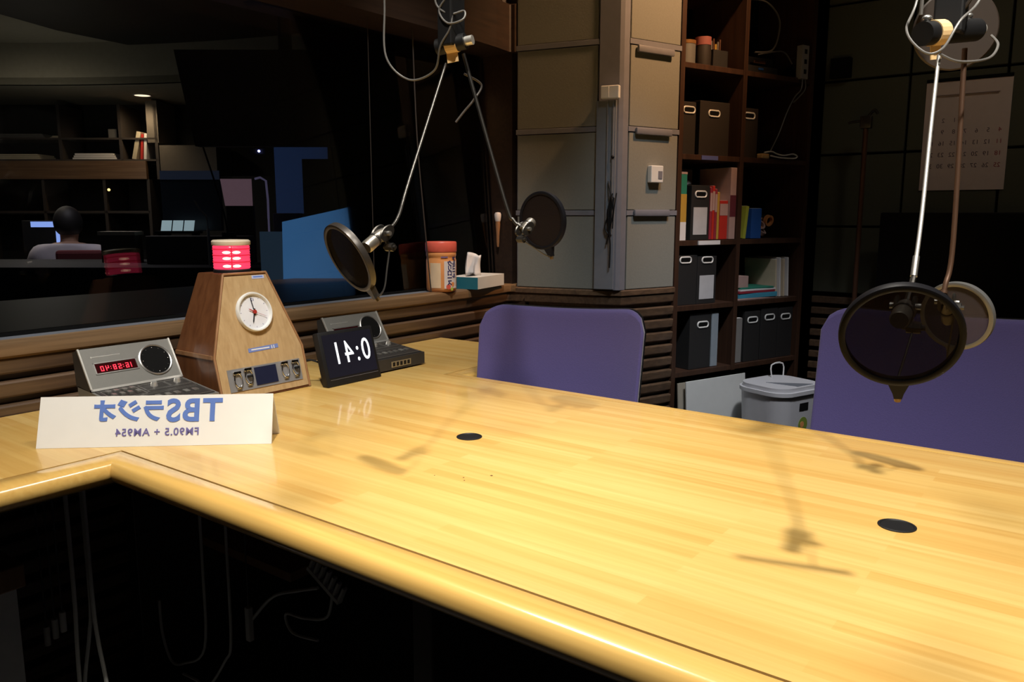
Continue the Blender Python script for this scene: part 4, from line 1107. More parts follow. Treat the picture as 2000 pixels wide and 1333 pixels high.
# top row
t = bkthing('sewing_tin', 'round tin with gold lid on the top shelf', 'tin', 0.350, 1.7055, 0.06)
bm = bm_new(); lathe(bm, [(0, 0), (0.036, 0), (0.036, 0.075), (0, 0.075)], 28); obj('tin_body', bm, M_console, t, smooth=True)
bm = bm_new(); lathe(bm, [(0, 0.075), (0.037, 0.075), (0.037, 0.088), (0, 0.090)], 28); obj('tin_lid', bm, mat('gold_lid', (0.55, 0.28, 0.10), 0.3, 0.7), t, smooth=True)
t = bkthing('jar', 'dark jar with pink lid on the top shelf', 'jar', 0.430, 1.7055, 0.05)
bm = bm_new(); lathe(bm, [(0, 0), (0.030, 0), (0.032, 0.04), (0.030, 0.078), (0, 0.078)], 28); obj('jar_body', bm, M_boxfile2, t, smooth=True)
bm = bm_new(); lathe(bm, [(0, 0.078), (0.031, 0.078), (0.031, 0.108), (0, 0.110)], 28); obj('jar_lid', bm, mat('rose_lid', (0.30, 0.10, 0.09), 0.4), t, smooth=True)
t = bkthing('pen_stand', 'open box of pens and tools right on the top shelf', 'pen stand', 0.528, 1.7055, 0.05)
bm = bm_new(); box(bm, -0.042, 0.042, 0, 0.07, 0, 0.004); box(bm, -0.042, 0.042, 0, 0.003, 0, 0.072); box(bm, -0.042, 0.042, 0.067, 0.07, 0, 0.072); box(bm, -0.042, -0.039, 0, 0.07, 0, 0.072); box(bm, 0.039, 0.042, 0, 0.07, 0, 0.072)
obj('stand_box', bm, M_consoledark, t)
for i in range(6):
    bm = bm_new(); cyl(bm, (-0.030 + i * 0.011, 0.03, 0.005), (-0.034 + i * 0.012, 0.03, 0.10 + 0.01 * (i % 3)), 0.004, seg=8); obj('pen', bm, [M_yel, M_steel, M_copper][i % 3], t)
file_box(0.300, 0.360, 1.80 - 0.005, 0.10, 'small grey box with ring grip above the tin', m=M_boxfile, gz=0.062, group=None, dep=0.05, y=0.16)
t = bkthing('tin_rack', 'low black rack under the small ring grip box', 'rack', 0.33, 1.7055, 0.15)
bm = bm_new(); box(bm, -0.03, 0.03, 0.005, 0.065, 0, 0.0885); obj('rack_body', bm, M_blackmatte, t)
# right bay, top: equipment with cables, power strip, adapter
t = bkthing('network_device', 'dark electronic device with cables on the upper right shelf', 'electronic device', 0.77, 1.7055, 0.05)
bm = bm_new(); box(bm, -0.115, 0.10, 0, 0.17, 0, 0.035, bev=0.002); obj('device_body', bm, M_consoledark, t)
bm = bm_new(); box(bm, -0.11, 0.08, 0.01, 0.16, 0.035, 0.07, bev=0.002); obj('device_upper', bm, M_black, t)
bm = bm_new(); box(bm, -0.05, 0.02, -0.002, 0, 0.045, 0.055); obj('device_label', bm, M_copper, t)
bm = bm_new(); box(bm, -0.02, 0.01, -0.002, 0, 0.020, 0.028); obj('device_port', bm, M_blue, t)
def bcable(pts, r, m, label, name='cable'):
    bm = bm_new(); tube(bm, pts, r, 7, 8, M=MBK)
    return recenter(tag(obj(name, bm, m, smooth=True), label, 'cable'))
bcable([(0.70, 0.10, 2.0), (0.75, 0.03, 1.985), (0.81, 0.01, 1.93), (0.815, 0.01, 1.86), (0.79, 0.02, 1.80), (0.70, 0.03, 1.785)], 0.0035, M_cable, 'thick grey cable arching above the dark device')
bcable([(0.72, 0.03, 1.778), (0.80, 0.02, 1.795), (0.87, 0.02, 1.80), (0.92, 0.02, 1.76)], 0.003, M_cable, 'grey cable running from the device to the power strip')
t = bkthing('power_strip', 'grey power strip fixed upright beside the dark device', 'power strip', 0.965, 1.70, -0.012)
bm = bm_new(); box(bm, -0.022, 0.022, 0, 0.030, 0.0, 0.135, bev=0.003); obj('strip_body', bm, mat('dull_white_plastic', (0.30, 0.28, 0.27), 0.5), t)
for i in range(3):
    bm = bm_new(); box(bm, -0.008, 0.008, -0.001, 0, 0.02 + i * 0.04, 0.038 + i * 0.04); obj('outlet', bm, M_black, t)
bcable([(0.955, -0.01, 1.70), (0.945, -0.012, 1.655), (0.905, -0.012, 1.62), (0.86, -0.012, 1.55), (0.82, -0.012, 1.47), (0.785, 0.0, 1.395)], 0.0027, M_cable, 'pale cable dropping from the power strip to the adapter')
bcable([(0.970, -0.01, 1.70), (0.972, -0.012, 1.66), (0.935, -0.012, 1.625), (0.90, -0.012, 1.60)], 0.0027, M_cable, 'short second cable joining below the power strip')
t = bkthing('power_adapter', 'small tan plug adapter beside coiled pale cable', 'adapter', 0.775, 1.3705, 0.010)
bm = bm_new(); box(bm, -0.022, 0.022, 0, 0.03, 0, 0.020, bev=0.003); obj('adapter_body', bm, M_tag, t)
bcable([(0.75, 0.0, 1.393), (0.79, -0.004, 1.398), (0.83, -0.002, 1.390), (0.87, -0.004, 1.386), (0.93, -0.004, 1.393), (0.955, -0.004, 1.384), (0.93, -0.004, 1.3755), (0.84, -0.004, 1.376), (0.79, 0.0, 1.382)], 0.0030, M_whiteplastic, 'pale cable coil lying on the right bay shelf')
t = bkthing('shelf_tape', 'blue tape label on the edge of the second shelf', 'tape', 0.44, 1.352, 0.0022)
bm = bm_new(); box(bm, -0.045, 0.045, -0.0005, 0.0015, 0, 0.016); obj('tape_strip', bm, M_bluelt, t)
t = bkthing('loose_papers', 'loose white papers sticking out over the shelf edge', 'papers', 0.45, 1.0245, -0.004)
bm = bm_new(); box(bm, -0.06, 0.06, 0.0, 0.006, 0, 0.016); obj('paper_edge', bm, M_tissue, t)

# boards and bin under the bookcase
def leaning_board(t0, t1, y, h, m, label):
    t = bkthing('presentation_board', label, 'board', (t0 + t1) / 2, 0.0005, y, 'boards leaning under the bookcase')
    bm = bm_new(); w = (t1 - t0) / 2
    Mr = Matrix.Rotation(-0.07, 4, 'X'); box(bm, -w, w, 0, 0.006, 0.001, h, M=Mr, bev=0.001); 
    for v in bm.verts: v.co.z = max(v.co.z, 0)
    obj('board_sheet', bm, m, t); return t
M_boardg = mat('pale_grey_board', (0.62, 0.62, 0.60), 0.6, noise=0.02)
leaning_board(0.305, 0.645, -0.080, 0.494, M_boardg, 'front pale grey board leaning below the bookcase')
leaning_board(0.285, 0.628, -0.055, 0.486, mat('cream_edge_board', (0.34, 0.30, 0.24), 0.6), 'cream-edged board behind the front grey board')
t = bkthing('waste_bin', 'white plastic waste bin with lid below the bookcase', 'waste bin', 0.640, 0.0, -0.225); t.scale = (1, 1, 1.13)
bm = bm_new()
def rr(w, d, r, n=6):
    pts = []
    for cx, cy, a0 in ((w / 2 - r, d / 2 - r, 0), (-w / 2 + r, d / 2 - r, 90), (-w / 2 + r, -d / 2 + r, 180), (w / 2 - r, -d / 2 + r, 270)):
        for i in range(n + 1):
            a = R(a0 + 90 * i / n); pts.append((cx + r * math.cos(a), cy + r * math.sin(a)))
    return pts
a = rr(0.23, 0.19, 0.06); b = rr(0.268, 0.23, 0.07)
va = [bm.verts.new((x, y, 0.0)) for x, y in a]; vb = [bm.verts.new((x, y, 0.405)) for x, y in b]
bm.faces.new(va[::-1]); bm.faces.new(vb)
for i in range(len(va)): bm.faces.new((va[i], va[(i + 1) % len(va)], vb[(i + 1) % len(va)], vb[i]))
M_bin = mat('off_white_bin', (0.60, 0.60, 0.63), 0.4, noise=0.02)
obj('bin_body', bm, M_bin, t, smooth=True)
bm = bm_new(); prism(bm, rr(0.280, 0.245, 0.075), 0.405, 0.418); prism(bm, rr(0.26, 0.225, 0.07), 0.418, 0.432); obj('bin_lid', bm, M_bin, t, smooth=True)
bm = bm_new(); prism(bm, [(-0.02, -0.10), (0.07, -0.10), (-0.06, 0.02)], 0.432, 0.4335); obj('lid_opening', bm, M_metalgrey, t)
bm = bm_new(); tube(bm, [(0.05, 0.08, 0.43), (0.05, 0.085, 0.475), (0.12, 0.085, 0.475), (0.12, 0.08, 0.43)], 0.003, 6, 3); obj('lid_handle', bm, M_whiteplastic, t)
Mb = basis((-0.01, -0.111, 0.0), (1, 0, 0), (0, 0, 1), (0, -1, 0))
bm = bm_new(); box(bm, -0.012, 0.040, 0.350, 0.376, -0.004, 0.003, M=Mb); obj('printed_panel', bm, M_black, t)
bm = bm_new(); lathe(bm, [(0.026, -0.004), (0.026, 0.001), (0, 0.001)], 24, M=Mb @ Matrix.Translation((0.016, 0.300, 0.0))); obj('round_sticker', bm, mat('green_orange_sticker', (0.22, 0.30, 0.05), 0.5), t)
bm = bm_new(); lathe(bm, [(0.011, 0.0), (0.011, 0.0018), (0, 0.0018)], 16, M=Mb @ Matrix.Translation((0.010, 0.300, 0.0))); obj('sticker_centre', bm, M_peach, t)
bm = bm_new(); box(bm, -0.008, 0.010, 0.215, 0.255, -0.012, 0.002, M=Mb); obj('pedal_slot', bm, M_black, t)

# ================================================================== RIGHT WALL THINGS
cl = thing('wall_calendar', 'large pale wall calendar with mirrored number grid', 'calendar', (0.885, 2.9985, 1.24))
bm = bm_new(); box(bm, -0.150, 0.150, -0.003, 0.0, 0, 0.435); obj('calendar_sheet', bm, mat('calendar_paper', (0.62, 0.52, 0.50), 0.7, noise=0.03), cl)
bm = bm_new(); box(bm, -0.150, 0.150, -0.006, 0.0, 0.427, 0.440); obj('binding_strip', bm, M_blackmatte, cl)
day = 1
for r_ in range(5):
    for c_ in range(7):
        if r_ == 0 and c_ < 4: continue
        if day > 31: break
        M_ = basis((0.120 - c_ * 0.040, -0.0036, 0.275 - r_ * 0.045), (1, 0, 0), (0, 0, 1), (0, -1, 0))
        obj('date_numeral', text_bm(str(day), 0.024, depth=0.0002), M_dred if c_ == 0 else mat('calendar_ink', (0.10, 0.07, 0.09), 0.6), cl, M=M_)
        day += 1
M_ = basis((0.05, -0.0036, 0.375), (1, 0, 0), (0, 0, 1), (0, -1, 0))
bm = bm_new(); box(bm, -0.16, 0.06, -0.0006, 0.0, -0.02, 0.01, M=M_); obj('month_band', bm, mat('calendar_band', (0.50, 0.40, 0.42), 0.7), cl)

t = thing('black_monitor', 'large black screen standing against the dark right wall', 'monitor', (1.05, 2.85, 0.0))
bm = bm_new(); box(bm, -0.42, 0.55, -0.02, 0.02, 0.755, 1.150, bev=0.006); obj('monitor_panel', bm, M_blackgloss, t)
bm = bm_new(); box(bm, -0.03, 0.09, -0.012, 0.03, 0.02, 0.80); box(bm, -0.3, 0.4, -0.15, 0.12, 0, 0.025, bev=0.004); obj('monitor_stand', bm, M_blackmatte, t)

t = thing('microphone_stand', 'thin dark floor stand with clip against the right wall', 'stand', (0.545, 2.86, 0))
bm = bm_new(); cyl(bm, (0, 0, 0.02), (0, 0, 1.53), 0.010, seg=14); obj('stand_pole', bm, M_copper, t, smooth=True)
bm = bm_new(); cyl(bm, (0, 0, 0), (0, 0, 0.025), 0.10, 0.095, seg=32); obj('stand_base', bm, M_black, t, smooth=True)
bm = bm_new(); box(bm, -0.022, 0.022, -0.015, 0.015, 1.49, 1.54, bev=0.004); tube(bm, [(0.0, 0, 1.53), (0.03, -0.01, 1.56), (0.045, -0.01, 1.545)], 0.006); tube(bm, [(0, 0, 1.52), (-0.05, 0, 1.52), (-0.07, 0, 1.515)], 0.005)
obj('stand_clip', bm, M_darkmetal, t, smooth=True)
bm = bm_new(); box(bm, 0.36, 0.44, 2.96, 3.0, 1.72, 1.80)
recenter(tag(obj('conduit_box', bm, M_blackmatte), 'small black conduit box high on the dark wall by the bookcase', 'conduit box'))

# ================================================================== UNDER THE TABLE
t = thing('side_cabinet', 'grey-white equipment cabinet with dark opening under the table', 'cabinet', (-0.175, -0.47, 0.0))
bm = bm_new(); box(bm, -0.18, 0.0, -0.34, 0.34, 0.0, 0.46); obj('cabinet_body', bm, mat('grey_white_cabinet', (0.75, 0.76, 0.74), 0.5), t)
bm = bm_new(); box(bm, -0.18, 0.02, -0.35, 0.35, 0.46, 0.505, bev=0.003); obj('cabinet_top', bm, M_walnutedge, t)
bm = bm_new(); box(bm, 0.0, 0.004, -0.34, 0.28, 0.02, 0.27); obj('dark_door', bm, M_black, t)
def ucable(pts, r, m, label):
    bm = bm_new(); tube(bm, pts, r, 7, 6); return recenter(tag(obj('cable', bm, m, smooth=True), label, 'cable', 'cables under the table'))
M_ucab = mat('dusty_cable', (0.55, 0.54, 0.50), 0.5)
ucable([(-0.141, -0.045, 0.668), (-0.141, -0.045, 0.42), (-0.150, -0.045, 0.28), (-0.158, -0.045, 0.02)], 0.004, M_ucab, 'leftmost pale cable hanging under the table corner')
ucable([(-0.178, 0.0, 0.668), (-0.178, 0.0, 0.386), (-0.196, 0.0, 0.296), (-0.236, 0.0, 0.174), (-0.26, 0.0, 0.02)], 0.004, M_ucab, 'pale cable hanging to the left from the middle connector')
ucable([(-0.168, 0.0, 0.668), (-0.168, 0.0, 0.386), (-0.160, 0.0, 0.296), (-0.138, 0.0, 0.205), (-0.11, 0.0, 0.02)], 0.004, M_ucab, 'pale cable hanging to the right from the middle connector')
for (x, z, lab) in ((-0.256, 0.278, 'pale plug hanging lowest, next to the grey-white cabinet'), (-0.214, 0.308, 'pale plug hanging between two others under the table'), (-0.176, 0.335, 'pale plug hanging highest under the table corner')):
    bm = bm_new(); cyl(bm, (x, -0.055, z), (x, -0.055, z + 0.04), 0.006, seg=10)
    recenter(tag(obj('plug', bm, M_ucab, smooth=True), lab, 'plug', 'plugs under the table'))
    ucable([(x, -0.055, z + 0.0405), (x, -0.055, 0.50), (x, -0.055, 0.668)], 0.002, M_cabledark, 'thin dark lead holding the ' + lab[5:])
t = thing('equipment_shelf', 'dark wooden shelf board hanging level under the table', 'shelf', (0.0, 0.28, 0.40))
bm = bm_new(); box(bm, -0.20, 0.12, -0.02, 0.12, 0, 0.020, bev=0.001); obj('shelf_board', bm, M_walnutedge, t)
for x in (-0.19, 0.11):
    bm = bm_new(); box(bm, x - 0.004, x + 0.004, 0.10, 0.108, 0.020, 0.270); obj('hanger', bm, M_darkmetal, t)
t = thing('cable_comb', 'pale plastic cable comb with upright fingers under the table', 'cable comb', (0.235, 0.25, 0.432))
bm = bm_new(); box(bm, -0.048, 0.052, -0.006, 0.006, 0, 0.008)
for i in range(7): box(bm, -0.046 + i * 0.0155, -0.041 + i * 0.0155, -0.005, 0.005, 0.008, 0.040)
obj('comb_body', bm, M_ucab, t, M=Matrix.Rotation(R(28), 4, 'Y'))
bm = bm_new(); box(bm, 0.0, 0.005, 0.006, 0.012, 0.0, 0.238); obj('comb_bracket', bm, M_darkmetal, t)
ucable([(0.225, 0.245, 0.425), (0.17, 0.24, 0.405), (0.10, 0.23, 0.375), (0.04, 0.22, 0.31)], 0.0035, M_ucab, 'pale cable running from the cable comb')
ucable([(-0.29, 0.2, 0.26), (-0.287, 0.2, 0.18), (-0.255, 0.2, 0.122), (-0.20, 0.2, 0.135), (-0.112, 0.2, 0.204), (-0.10, 0.2, 0.40), (-0.10, 0.2, 0.66)], 0.003, M_ucab, 'thin pale cable drooping in a hook near the corner')
ucable([(-0.19, 0.19, 0.118), (-0.139, 0.19, 0.122), (-0.09, 0.19, 0.125), (-0.02, 0.19, 0.21), (0.006, 0.19, 0.263), (0.01, 0.19, 0.45), (0.01, 0.19, 0.66)], 0.003, M_ucab, 'long pale cable drooping right of the hook cable')
ucable([(0.25, 0.26, 0.418), (0.23, 0.26, 0.36), (0.16, 0.26, 0.335), (0.10, 0.26, 0.325), (0.12, 0.26, 0.29), (0.20, 0.26, 0.30)], 0.003, M_ucab, 'looped pale cable below the cable comb')
t = thing('power_adapter', 'small pale wire clip block hanging between the drooping cables', 'power adapter', (0.037, 0.215, 0.265))
bm = bm_new(); box(bm, -0.007, 0.007, -0.006, 0.006, 0, 0.075, bev=0.002); obj('brick_body', bm, M_ucab, t)
bm = bm_new(); cyl(bm, (0, 0, 0.075), (0, 0, 0.405), 0.0015, seg=8); obj('brick_lead', bm, M_cabledark, t)

# ================================================================== CONTROL ROOM BEHIND THE GLASS
CA = R(36.87)
def CR(X, Y, Z=0.0): return Vector((0.8 * X - 0.6 * Y + 1.393, 0.6 * X + 0.8 * Y - 0.685, Z))
MCR = Matrix.Translation(CR(0, 0)) @ Matrix.Rotation(CA, 4, 'Z')
def crbox(bm, *a, **k): box(bm, *a, M=MCR, **k)
M_crwall = mat('control_room_wall', (0.11, 0.095, 0.08), 0.8)
M_crdark = mat('control_room_black', (0.01, 0.010, 0.010), 0.7)
M_crwood = wood('control_room_wood', (0.14, 0.075, 0.04), (0.22, 0.13, 0.07), 0.4, 0.1, 'x')
bm = bm_new(); crbox(bm, -6.5, 0.5, 7.0, 7.1, 0, 2.6); structure(obj('wall_control_room_back', bm, M_crdark))
bm = bm_new(); crbox(bm, -6.6, -6.5, 2.4, 7.1, 0, 2.6); structure(obj('wall_control_room_side', bm, M_crdark))
# ceiling with a curved step
arc = []
for i in range(25):
    X = -5.5 + i * 0.2
    arc.append((X, 5.95 - 0.10 * ((X + 3.45) ** 2)))
M_crceil = mat('control_room_ceiling', (0.30, 0.29, 0.23), 0.9)
bm = bm_new(); prism(bm, arc + [(arc[-1][0], 7.05), (arc[0][0], 7.05)], 2.07, 2.12, M=MCR)
prism(bm, arc + [(arc[-1][0], arc[-1][1] + .04), *[(p[0], p[1] + 0.04) for p in arc[::-1]]], 2.07, 2.36, M=MCR)
structure(obj('trim_7', bm, M_crceil), 'curved dropped ceiling edge in the control room')
bm = bm_new(); prism(bm, [(-6.5, 2.9), (0.2, 4.0), (0.2, 6.6), (-6.5, 6.6)], 2.36, 2.42, M=MCR); structure(obj('ceiling_control_room', bm, M_crceil))
bm = bm_new(); prism(bm, [(-6.5, 2.9), (0.2, 4.0), (0.2, 6.55), (-2.35, 6.3), (-2.70, 5.95), (-2.98, 5.45), (-3.10, 4.95), (-3.35, 4.55), (-6.5, 4.2)], 2.335, 2.358, M=MCR)
structure(obj('trim_8', bm, M_crdark), 'black soffit over the near half of the control room')
M_downl = mat('lit_downlight', (1, 1, 1), 0.5, emis=(1.0, 0.82, 0.55), estr=1.4)
for X, Y, Z, lab in ((-3.26, 5.15, 2.36, 'round lit downlight at the upper left edge of the window view'), (-2.90, 6.45, 2.07, 'small round lit downlight above the leaning books')):
    t = thing('recessed_downlight', lab, 'ceiling light', CR(X, Y, Z), 0, 'control room downlights')
    bm = bm_new(); lathe(bm, [(0.058, -0.004), (0.070, -0.004), (0.070, 0), (0.058, 0)], 32, closed=True); obj('light_rim', bm, M_whiteplastic, t, smooth=True)
    bm = bm_new(); lathe(bm, [(0.058, -0.003), (0.058, -0.001), (0, -0.001)], 32); obj('light_disc', bm, M_downl, t)

# shelving on the back wall
cs = thing('wall_shelving', 'long dark shelving with lit wooden pelmet behind the glass', 'shelving', CR(-3.9, 6.6), CA)
def cpart(name, x0, x1, y0, y1, z0, z1, m, p=cs, base=(-3.9, 6.6), bev=0.0):
    bm = bm_new(); box(bm, x0 - base[0], x1 - base[0], y0 - base[1], y1 - base[1], z0, z1, bev=bev); return obj(name, bm, m, p)
cpart('pelmet', -5.2, -2.97, 6.58, 6.62, 1.43, 1.575, M_crwood)
M_crshelf = mat('dark_shelf_board', (0.05, 0.04, 0.035), 0.5)
for z in (1.575, 1.745): cpart('shelf', -5.2, -2.87, 6.60, 6.95, z, z + 0.014, M_crshelf)
cpart('shelf', -5.2, -2.97, 6.60, 6.95, 1.155, 1.175, M_crshelf)
for x in (-4.60, -3.66, -3.17, -2.88): cpart('upright', x - 0.012, x + 0.012, 6.60, 6.95, 1.43, 2.02, M_crshelf)
for x in (-4.45, -3.83, -3.33, -2.97): cpart('upright', x - 0.012, x + 0.012, 6.60, 6.95, 0.0, 1.43, M_crshelf)
cpart('side_wall_panel', -2.86, -2.40, 6.60, 6.95, 1.47, 1.70, M_crwall)
cpart('side_wall_panel', -2.86, -2.95, 6.60, 6.95, 1.72, 2.05, M_crwall)
cpart('side_wall_panel', -2.86, -0.9, 6.72, 6.95, 0.0, 1.46, M_crdark)

def crthing(name, label, cat, X, Y, Z, rot=0.0, group=None): return thing(name, label, cat, CR(X, Y, Z), CA + rot, group)
M_crpaper = mat('dim_paper', (0.52, 0.46, 0.34), 0.8)
for X, w, h, lab, z, mm in ((-4.02, 0.36, 0.045, 'cream paper stack at the far left of the lit shelf', 1.589, M_crpaper), (-3.40, 0.36, 0.05, 'grey paper stack left of the leaning books', 1.589, M_tissue),
                        (-4.00, 0.42, 0.035, 'grey folders lying on the upper dark shelf', 1.759, M_cable), (-3.70, 0.10, 0.02, 'thin file on the upper dark shelf beside the folders', 1.759, M_crpaper)):
    t = crthing('paper_stack', lab, 'paper stack', X, 6.62, z, 0, 'papers on the control room shelving')
    for k_ in range(3):
        bm = bm_new(); box(bm, -w / 2 + .01 * k_, w / 2 - .012 * k_, 0, 0.24, h * k_ / 3, h * (k_ + 1) / 3 - 0.002); obj('sheet_bundle', bm, mm, t)
t = crthing('small_white_box', 'small white box on the upper dark shelf', 'box', -3.24, 6.62, 1.759)
bm = bm_new(); box(bm, -0.035, 0.035, 0, 0.06, 0, 0.07, bev=0.002); obj('box_body', bm, M_cable, t)
for X, w, h, lean, m_, lab in ((-3.065, 0.034, 0.225, 0.24, M_crpaper, 'cream book leaning at the right of the lit shelf'), (-3.005, 0.018, 0.20, 0.10, M_red, 'thin orange-red book beside the leaning cream one'),
                              (-2.975, 0.022, 0.205, 0.08, M_tissue, 'thin pale book against the shelf upright')):
    t = crthing('book', lab, 'book', X - 0.01, 6.61, 1.5895, 0, 'books on the control room shelving')
    bm = bm_new(); box(bm, -w / 2, w / 2, 0, 0.2, 0.0, h, M=Matrix.Rotation(lean, 4, 'Y'))
    for v in bm.verts: v.co.z = max(v.co.z, 0)
    obj('cover', bm, m_, t)
t = crthing('shelf_lamp', 'tiny warm light glowing inside the dark lower shelving', 'lamp', -3.27, 6.55, 1.335)
bm = bm_new(); ball(bm, (0, 0, 0.008), 0.011); obj('lamp_bulb', bm, mat('warm_bulb', (1, .8, .4), 0.4, emis=(1.0, 0.72, 0.25), estr=2.0), t)
bm = bm_new(); cyl(bm, (0, 0.0, 0.008), (0, 0.12, 0.008), 0.003); obj('lamp_wire', bm, M_black, t)
t = crthing('status_light', 'tiny blue-white indicator light glowing behind the glass', 'indicator light', -1.40, 4.5, 1.484)
bm = bm_new(); ball(bm, (0, 0, 0.006), 0.007); obj('diode', bm, mat('blue_diode', (.5, .5, 1), 0.4, emis=(0.35, 0.38, 1.0), estr=5), t)
bm = bm_new(); box(bm, -0.06, 0.03, 0.006, 0.02, -0.01, 0.02); obj('light_housing', bm, M_crdark, t)

# long desk
t = crthing('control_desk', 'long dark desk with raised back behind the glass', 'desk', -2.5, 4.05, 0)
bm = bm_new(); box(bm, -1.9, 1.35, -0.05, 0.70, 0.84, 0.88, bev=0.004); obj('desk_top', bm, M_crdark, t)
bm = bm_new(); box(bm, -1.9, 1.35, -0.05, -0.03, 0.0, 0.84); obj('modesty_panel', bm, M_crdark, t)
bm = bm_new(); box(bm, 0.55, 1.10, 0.20, 0.30, 0.88, 1.03, bev=0.004); obj('equipment_bridge', bm, M_crwall, t)
for x in (-1.85, 1.27):
    bm = bm_new(); box(bm, x, x + 0.05, 0, 0.6, 0, 0.84); obj('leg', bm, M_crdark, t)
t = crthing('cream_cabinet', 'cream-topped low cabinet left of the red lamp reflection', 'cabinet', -2.17, 4.40, 0.8805)
bm = bm_new(); box(bm, -0.095, 0.095, 0, 0.09, 0.0, 0.15); obj('cabinet_body', bm, mat('dull_olive_cabinet', (0.10, 0.085, 0.06), 0.7), t)
bm = bm_new(); box(bm, -0.105, 0.10, -0.01, 0.10, 0.15, 0.17); obj('cabinet_top', bm, M_crpaper, t)
for i in range(3):
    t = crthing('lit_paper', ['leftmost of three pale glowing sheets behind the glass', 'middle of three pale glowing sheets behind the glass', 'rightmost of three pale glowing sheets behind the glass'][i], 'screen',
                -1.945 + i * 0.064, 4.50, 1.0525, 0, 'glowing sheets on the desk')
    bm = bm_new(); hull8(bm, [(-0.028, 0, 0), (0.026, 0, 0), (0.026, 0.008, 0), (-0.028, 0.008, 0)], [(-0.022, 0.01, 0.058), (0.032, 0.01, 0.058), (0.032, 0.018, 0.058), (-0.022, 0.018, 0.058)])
    obj('lit_sheet', bm, mat('lit_sheet', (0.5, 0.6, 0.6), 0.6, emis=(0.30, 0.42, 0.46), estr=0.65), t)  # plain papers, their brightness is put into the material as emission
t = crthing('paper_shelf', 'narrow ledge holding the three glowing sheets', 'ledge', -1.88, 4.50, 0.8805)
bm = bm_new(); box(bm, -0.12, 0.12, -0.02, 0.06, 0.157, 0.1715); box(bm, -0.11, -0.08, 0, 0.04, 0, 0.157); box(bm, 0.08, 0.11, 0, 0.04, 0, 0.157); obj('ledge_board', bm, M_crdark, t)
t = crthing('lit_monitor', 'light blue glowing monitor beside the seated person', 'monitor', -3.02, 5.25, 0.0)
bm = bm_new(); box(bm, -0.19, 0.13, 0.0, 0.03, 0.90, 1.105, bev=0.003); obj('monitor_casing', bm, M_crdark, t)
bm = bm_new(); box(bm, -0.13, 0.05, -0.002, 0.0, 1.062, 1.098); box(bm, 0.03, 0.12, -0.002, 0.0, 0.92, 1.062); obj('monitor_screen', bm, mat('blue_lit_screen', (.3, .4, .8), 0.5, emis=(0.23, 0.36, 0.82), estr=0.95), t)
bm = bm_new(); box(bm, -0.14, -0.10, 0.03, 0.06, 0.60, 0.95); box(bm, -0.2, -0.04, -0.05, 0.12, 0.59, 0.60); obj('monitor_stand', bm, M_crdark, t)
t = crthing('monitor_table', 'low dark table carrying the light blue monitor', 'table', -3.02, 5.25, 0.0)
bm = bm_new(); box(bm, -0.62, -0.02, -0.2, 0.35, 0.56, 0.5895); obj('table_top', bm, M_crdark, t)
for x in (-0.60, -0.08):
    for y in (-0.18, 0.30):
        bm = bm_new(); box(bm, x, x + 0.04, y, y + 0.04, 0, 0.56); obj('leg', bm, M_crdark, t)

# seated person, seen from behind
t = crthing('person', 'dark-haired person in pale grey top seated with back to the glass', 'person', -2.79, 5.02, 0.0, R(8))
def skin(name, verts, edges, radii, m, parent, root=0, sub=2):
    me = bpy.data.meshes.new(name); me.from_pydata(verts, edges, []); me.materials.append(m)
    o = bpy.data.objects.new(name, me); COL.objects.link(o); o.parent = parent
    md = o.modifiers.new('Skin', 'SKIN')
    for i, v in enumerate(me.skin_vertices[0].data):
        rr_ = radii[i]; v.radius = rr_ if isinstance(rr_, tuple) else (rr_, rr_); v.use_root = (i == root)
    s = o.modifiers.new('Subdivision', 'SUBSURF'); s.levels = sub; s.render_levels = sub
    md.use_smooth_shade = True
    return o
M_skin = mat('skin', (0.42, 0.25, 0.17), 0.6)
# facing +y (away from the glass); hips 0.50 high
BV = [(0, 0, 0.50), (0, 0.01, 0.64), (0, 0.0, 0.78), (0, 0.01, 0.90), (0, 0.02, 0.965), (0, 0.035, 1.02), (0, 0.05, 1.10),
      (-0.17, 0.02, 0.90), (-0.23, 0.08, 0.70), (-0.17, 0.30, 0.67), (-0.15, 0.37, 0.68),
      (0.17, 0.02, 0.90), (0.23, 0.08, 0.70), (0.17, 0.30, 0.67), (0.15, 0.37, 0.68),
      (-0.10, 0.02, 0.47), (-0.12, 0.42, 0.49), (-0.12, 0.44, 0.09), (-0.12, 0.52, 0.04),
      (0.10, 0.02, 0.47), (0.12, 0.42, 0.49), (0.12, 0.44, 0.09), (0.12, 0.52, 0.04)]
BE = [(0, 1), (1, 2), (2, 3), (3, 4), (4, 5), (5, 6), (3, 7), (7, 8), (8, 9), (9, 10), (3, 11), (11, 12), (12, 13), (13, 14),
      (0, 15), (15, 16), (16, 17), (17, 18), (0, 19), (19, 20), (20, 21), (21, 22)]
BR = [(0.14, 0.11), (0.125, 0.10), (0.135, 0.10), (0.12, 0.085), (0.05, 0.05), (0.055, 0.06), (0.068, 0.078),
      0.055, 0.042, 0.033, 0.028, 0.055, 0.042, 0.033, 0.028, 0.085, 0.06, 0.042, 0.04, 0.085, 0.06, 0.042, 0.04]
body = skin('body', BV, BE, BR, M_skin, t)
TV = [(0, 0, 0.52), (0, 0.01, 0.64), (0, 0.0, 0.78), (0, 0.01, 0.905), (-0.17, 0.02, 0.90), (-0.232, 0.08, 0.70), (0.17, 0.02, 0.90), (0.232, 0.08, 0.70)]
TV.append((0, 0.018, 0.950)); TE = [(0, 1), (1, 2), (2, 3), (3, 4), (4, 5), (3, 6), (6, 7), (3, 8)]
skin('top', TV, TE, [(0.165, 0.135), (0.155, 0.13), (0.165, 0.13), (0.145, 0.115), 0.092, 0.068, 0.092, 0.068, (0.105, 0.085)], mat('pale_grey_top', (0.62, 0.58, 0.62), 0.9), t)
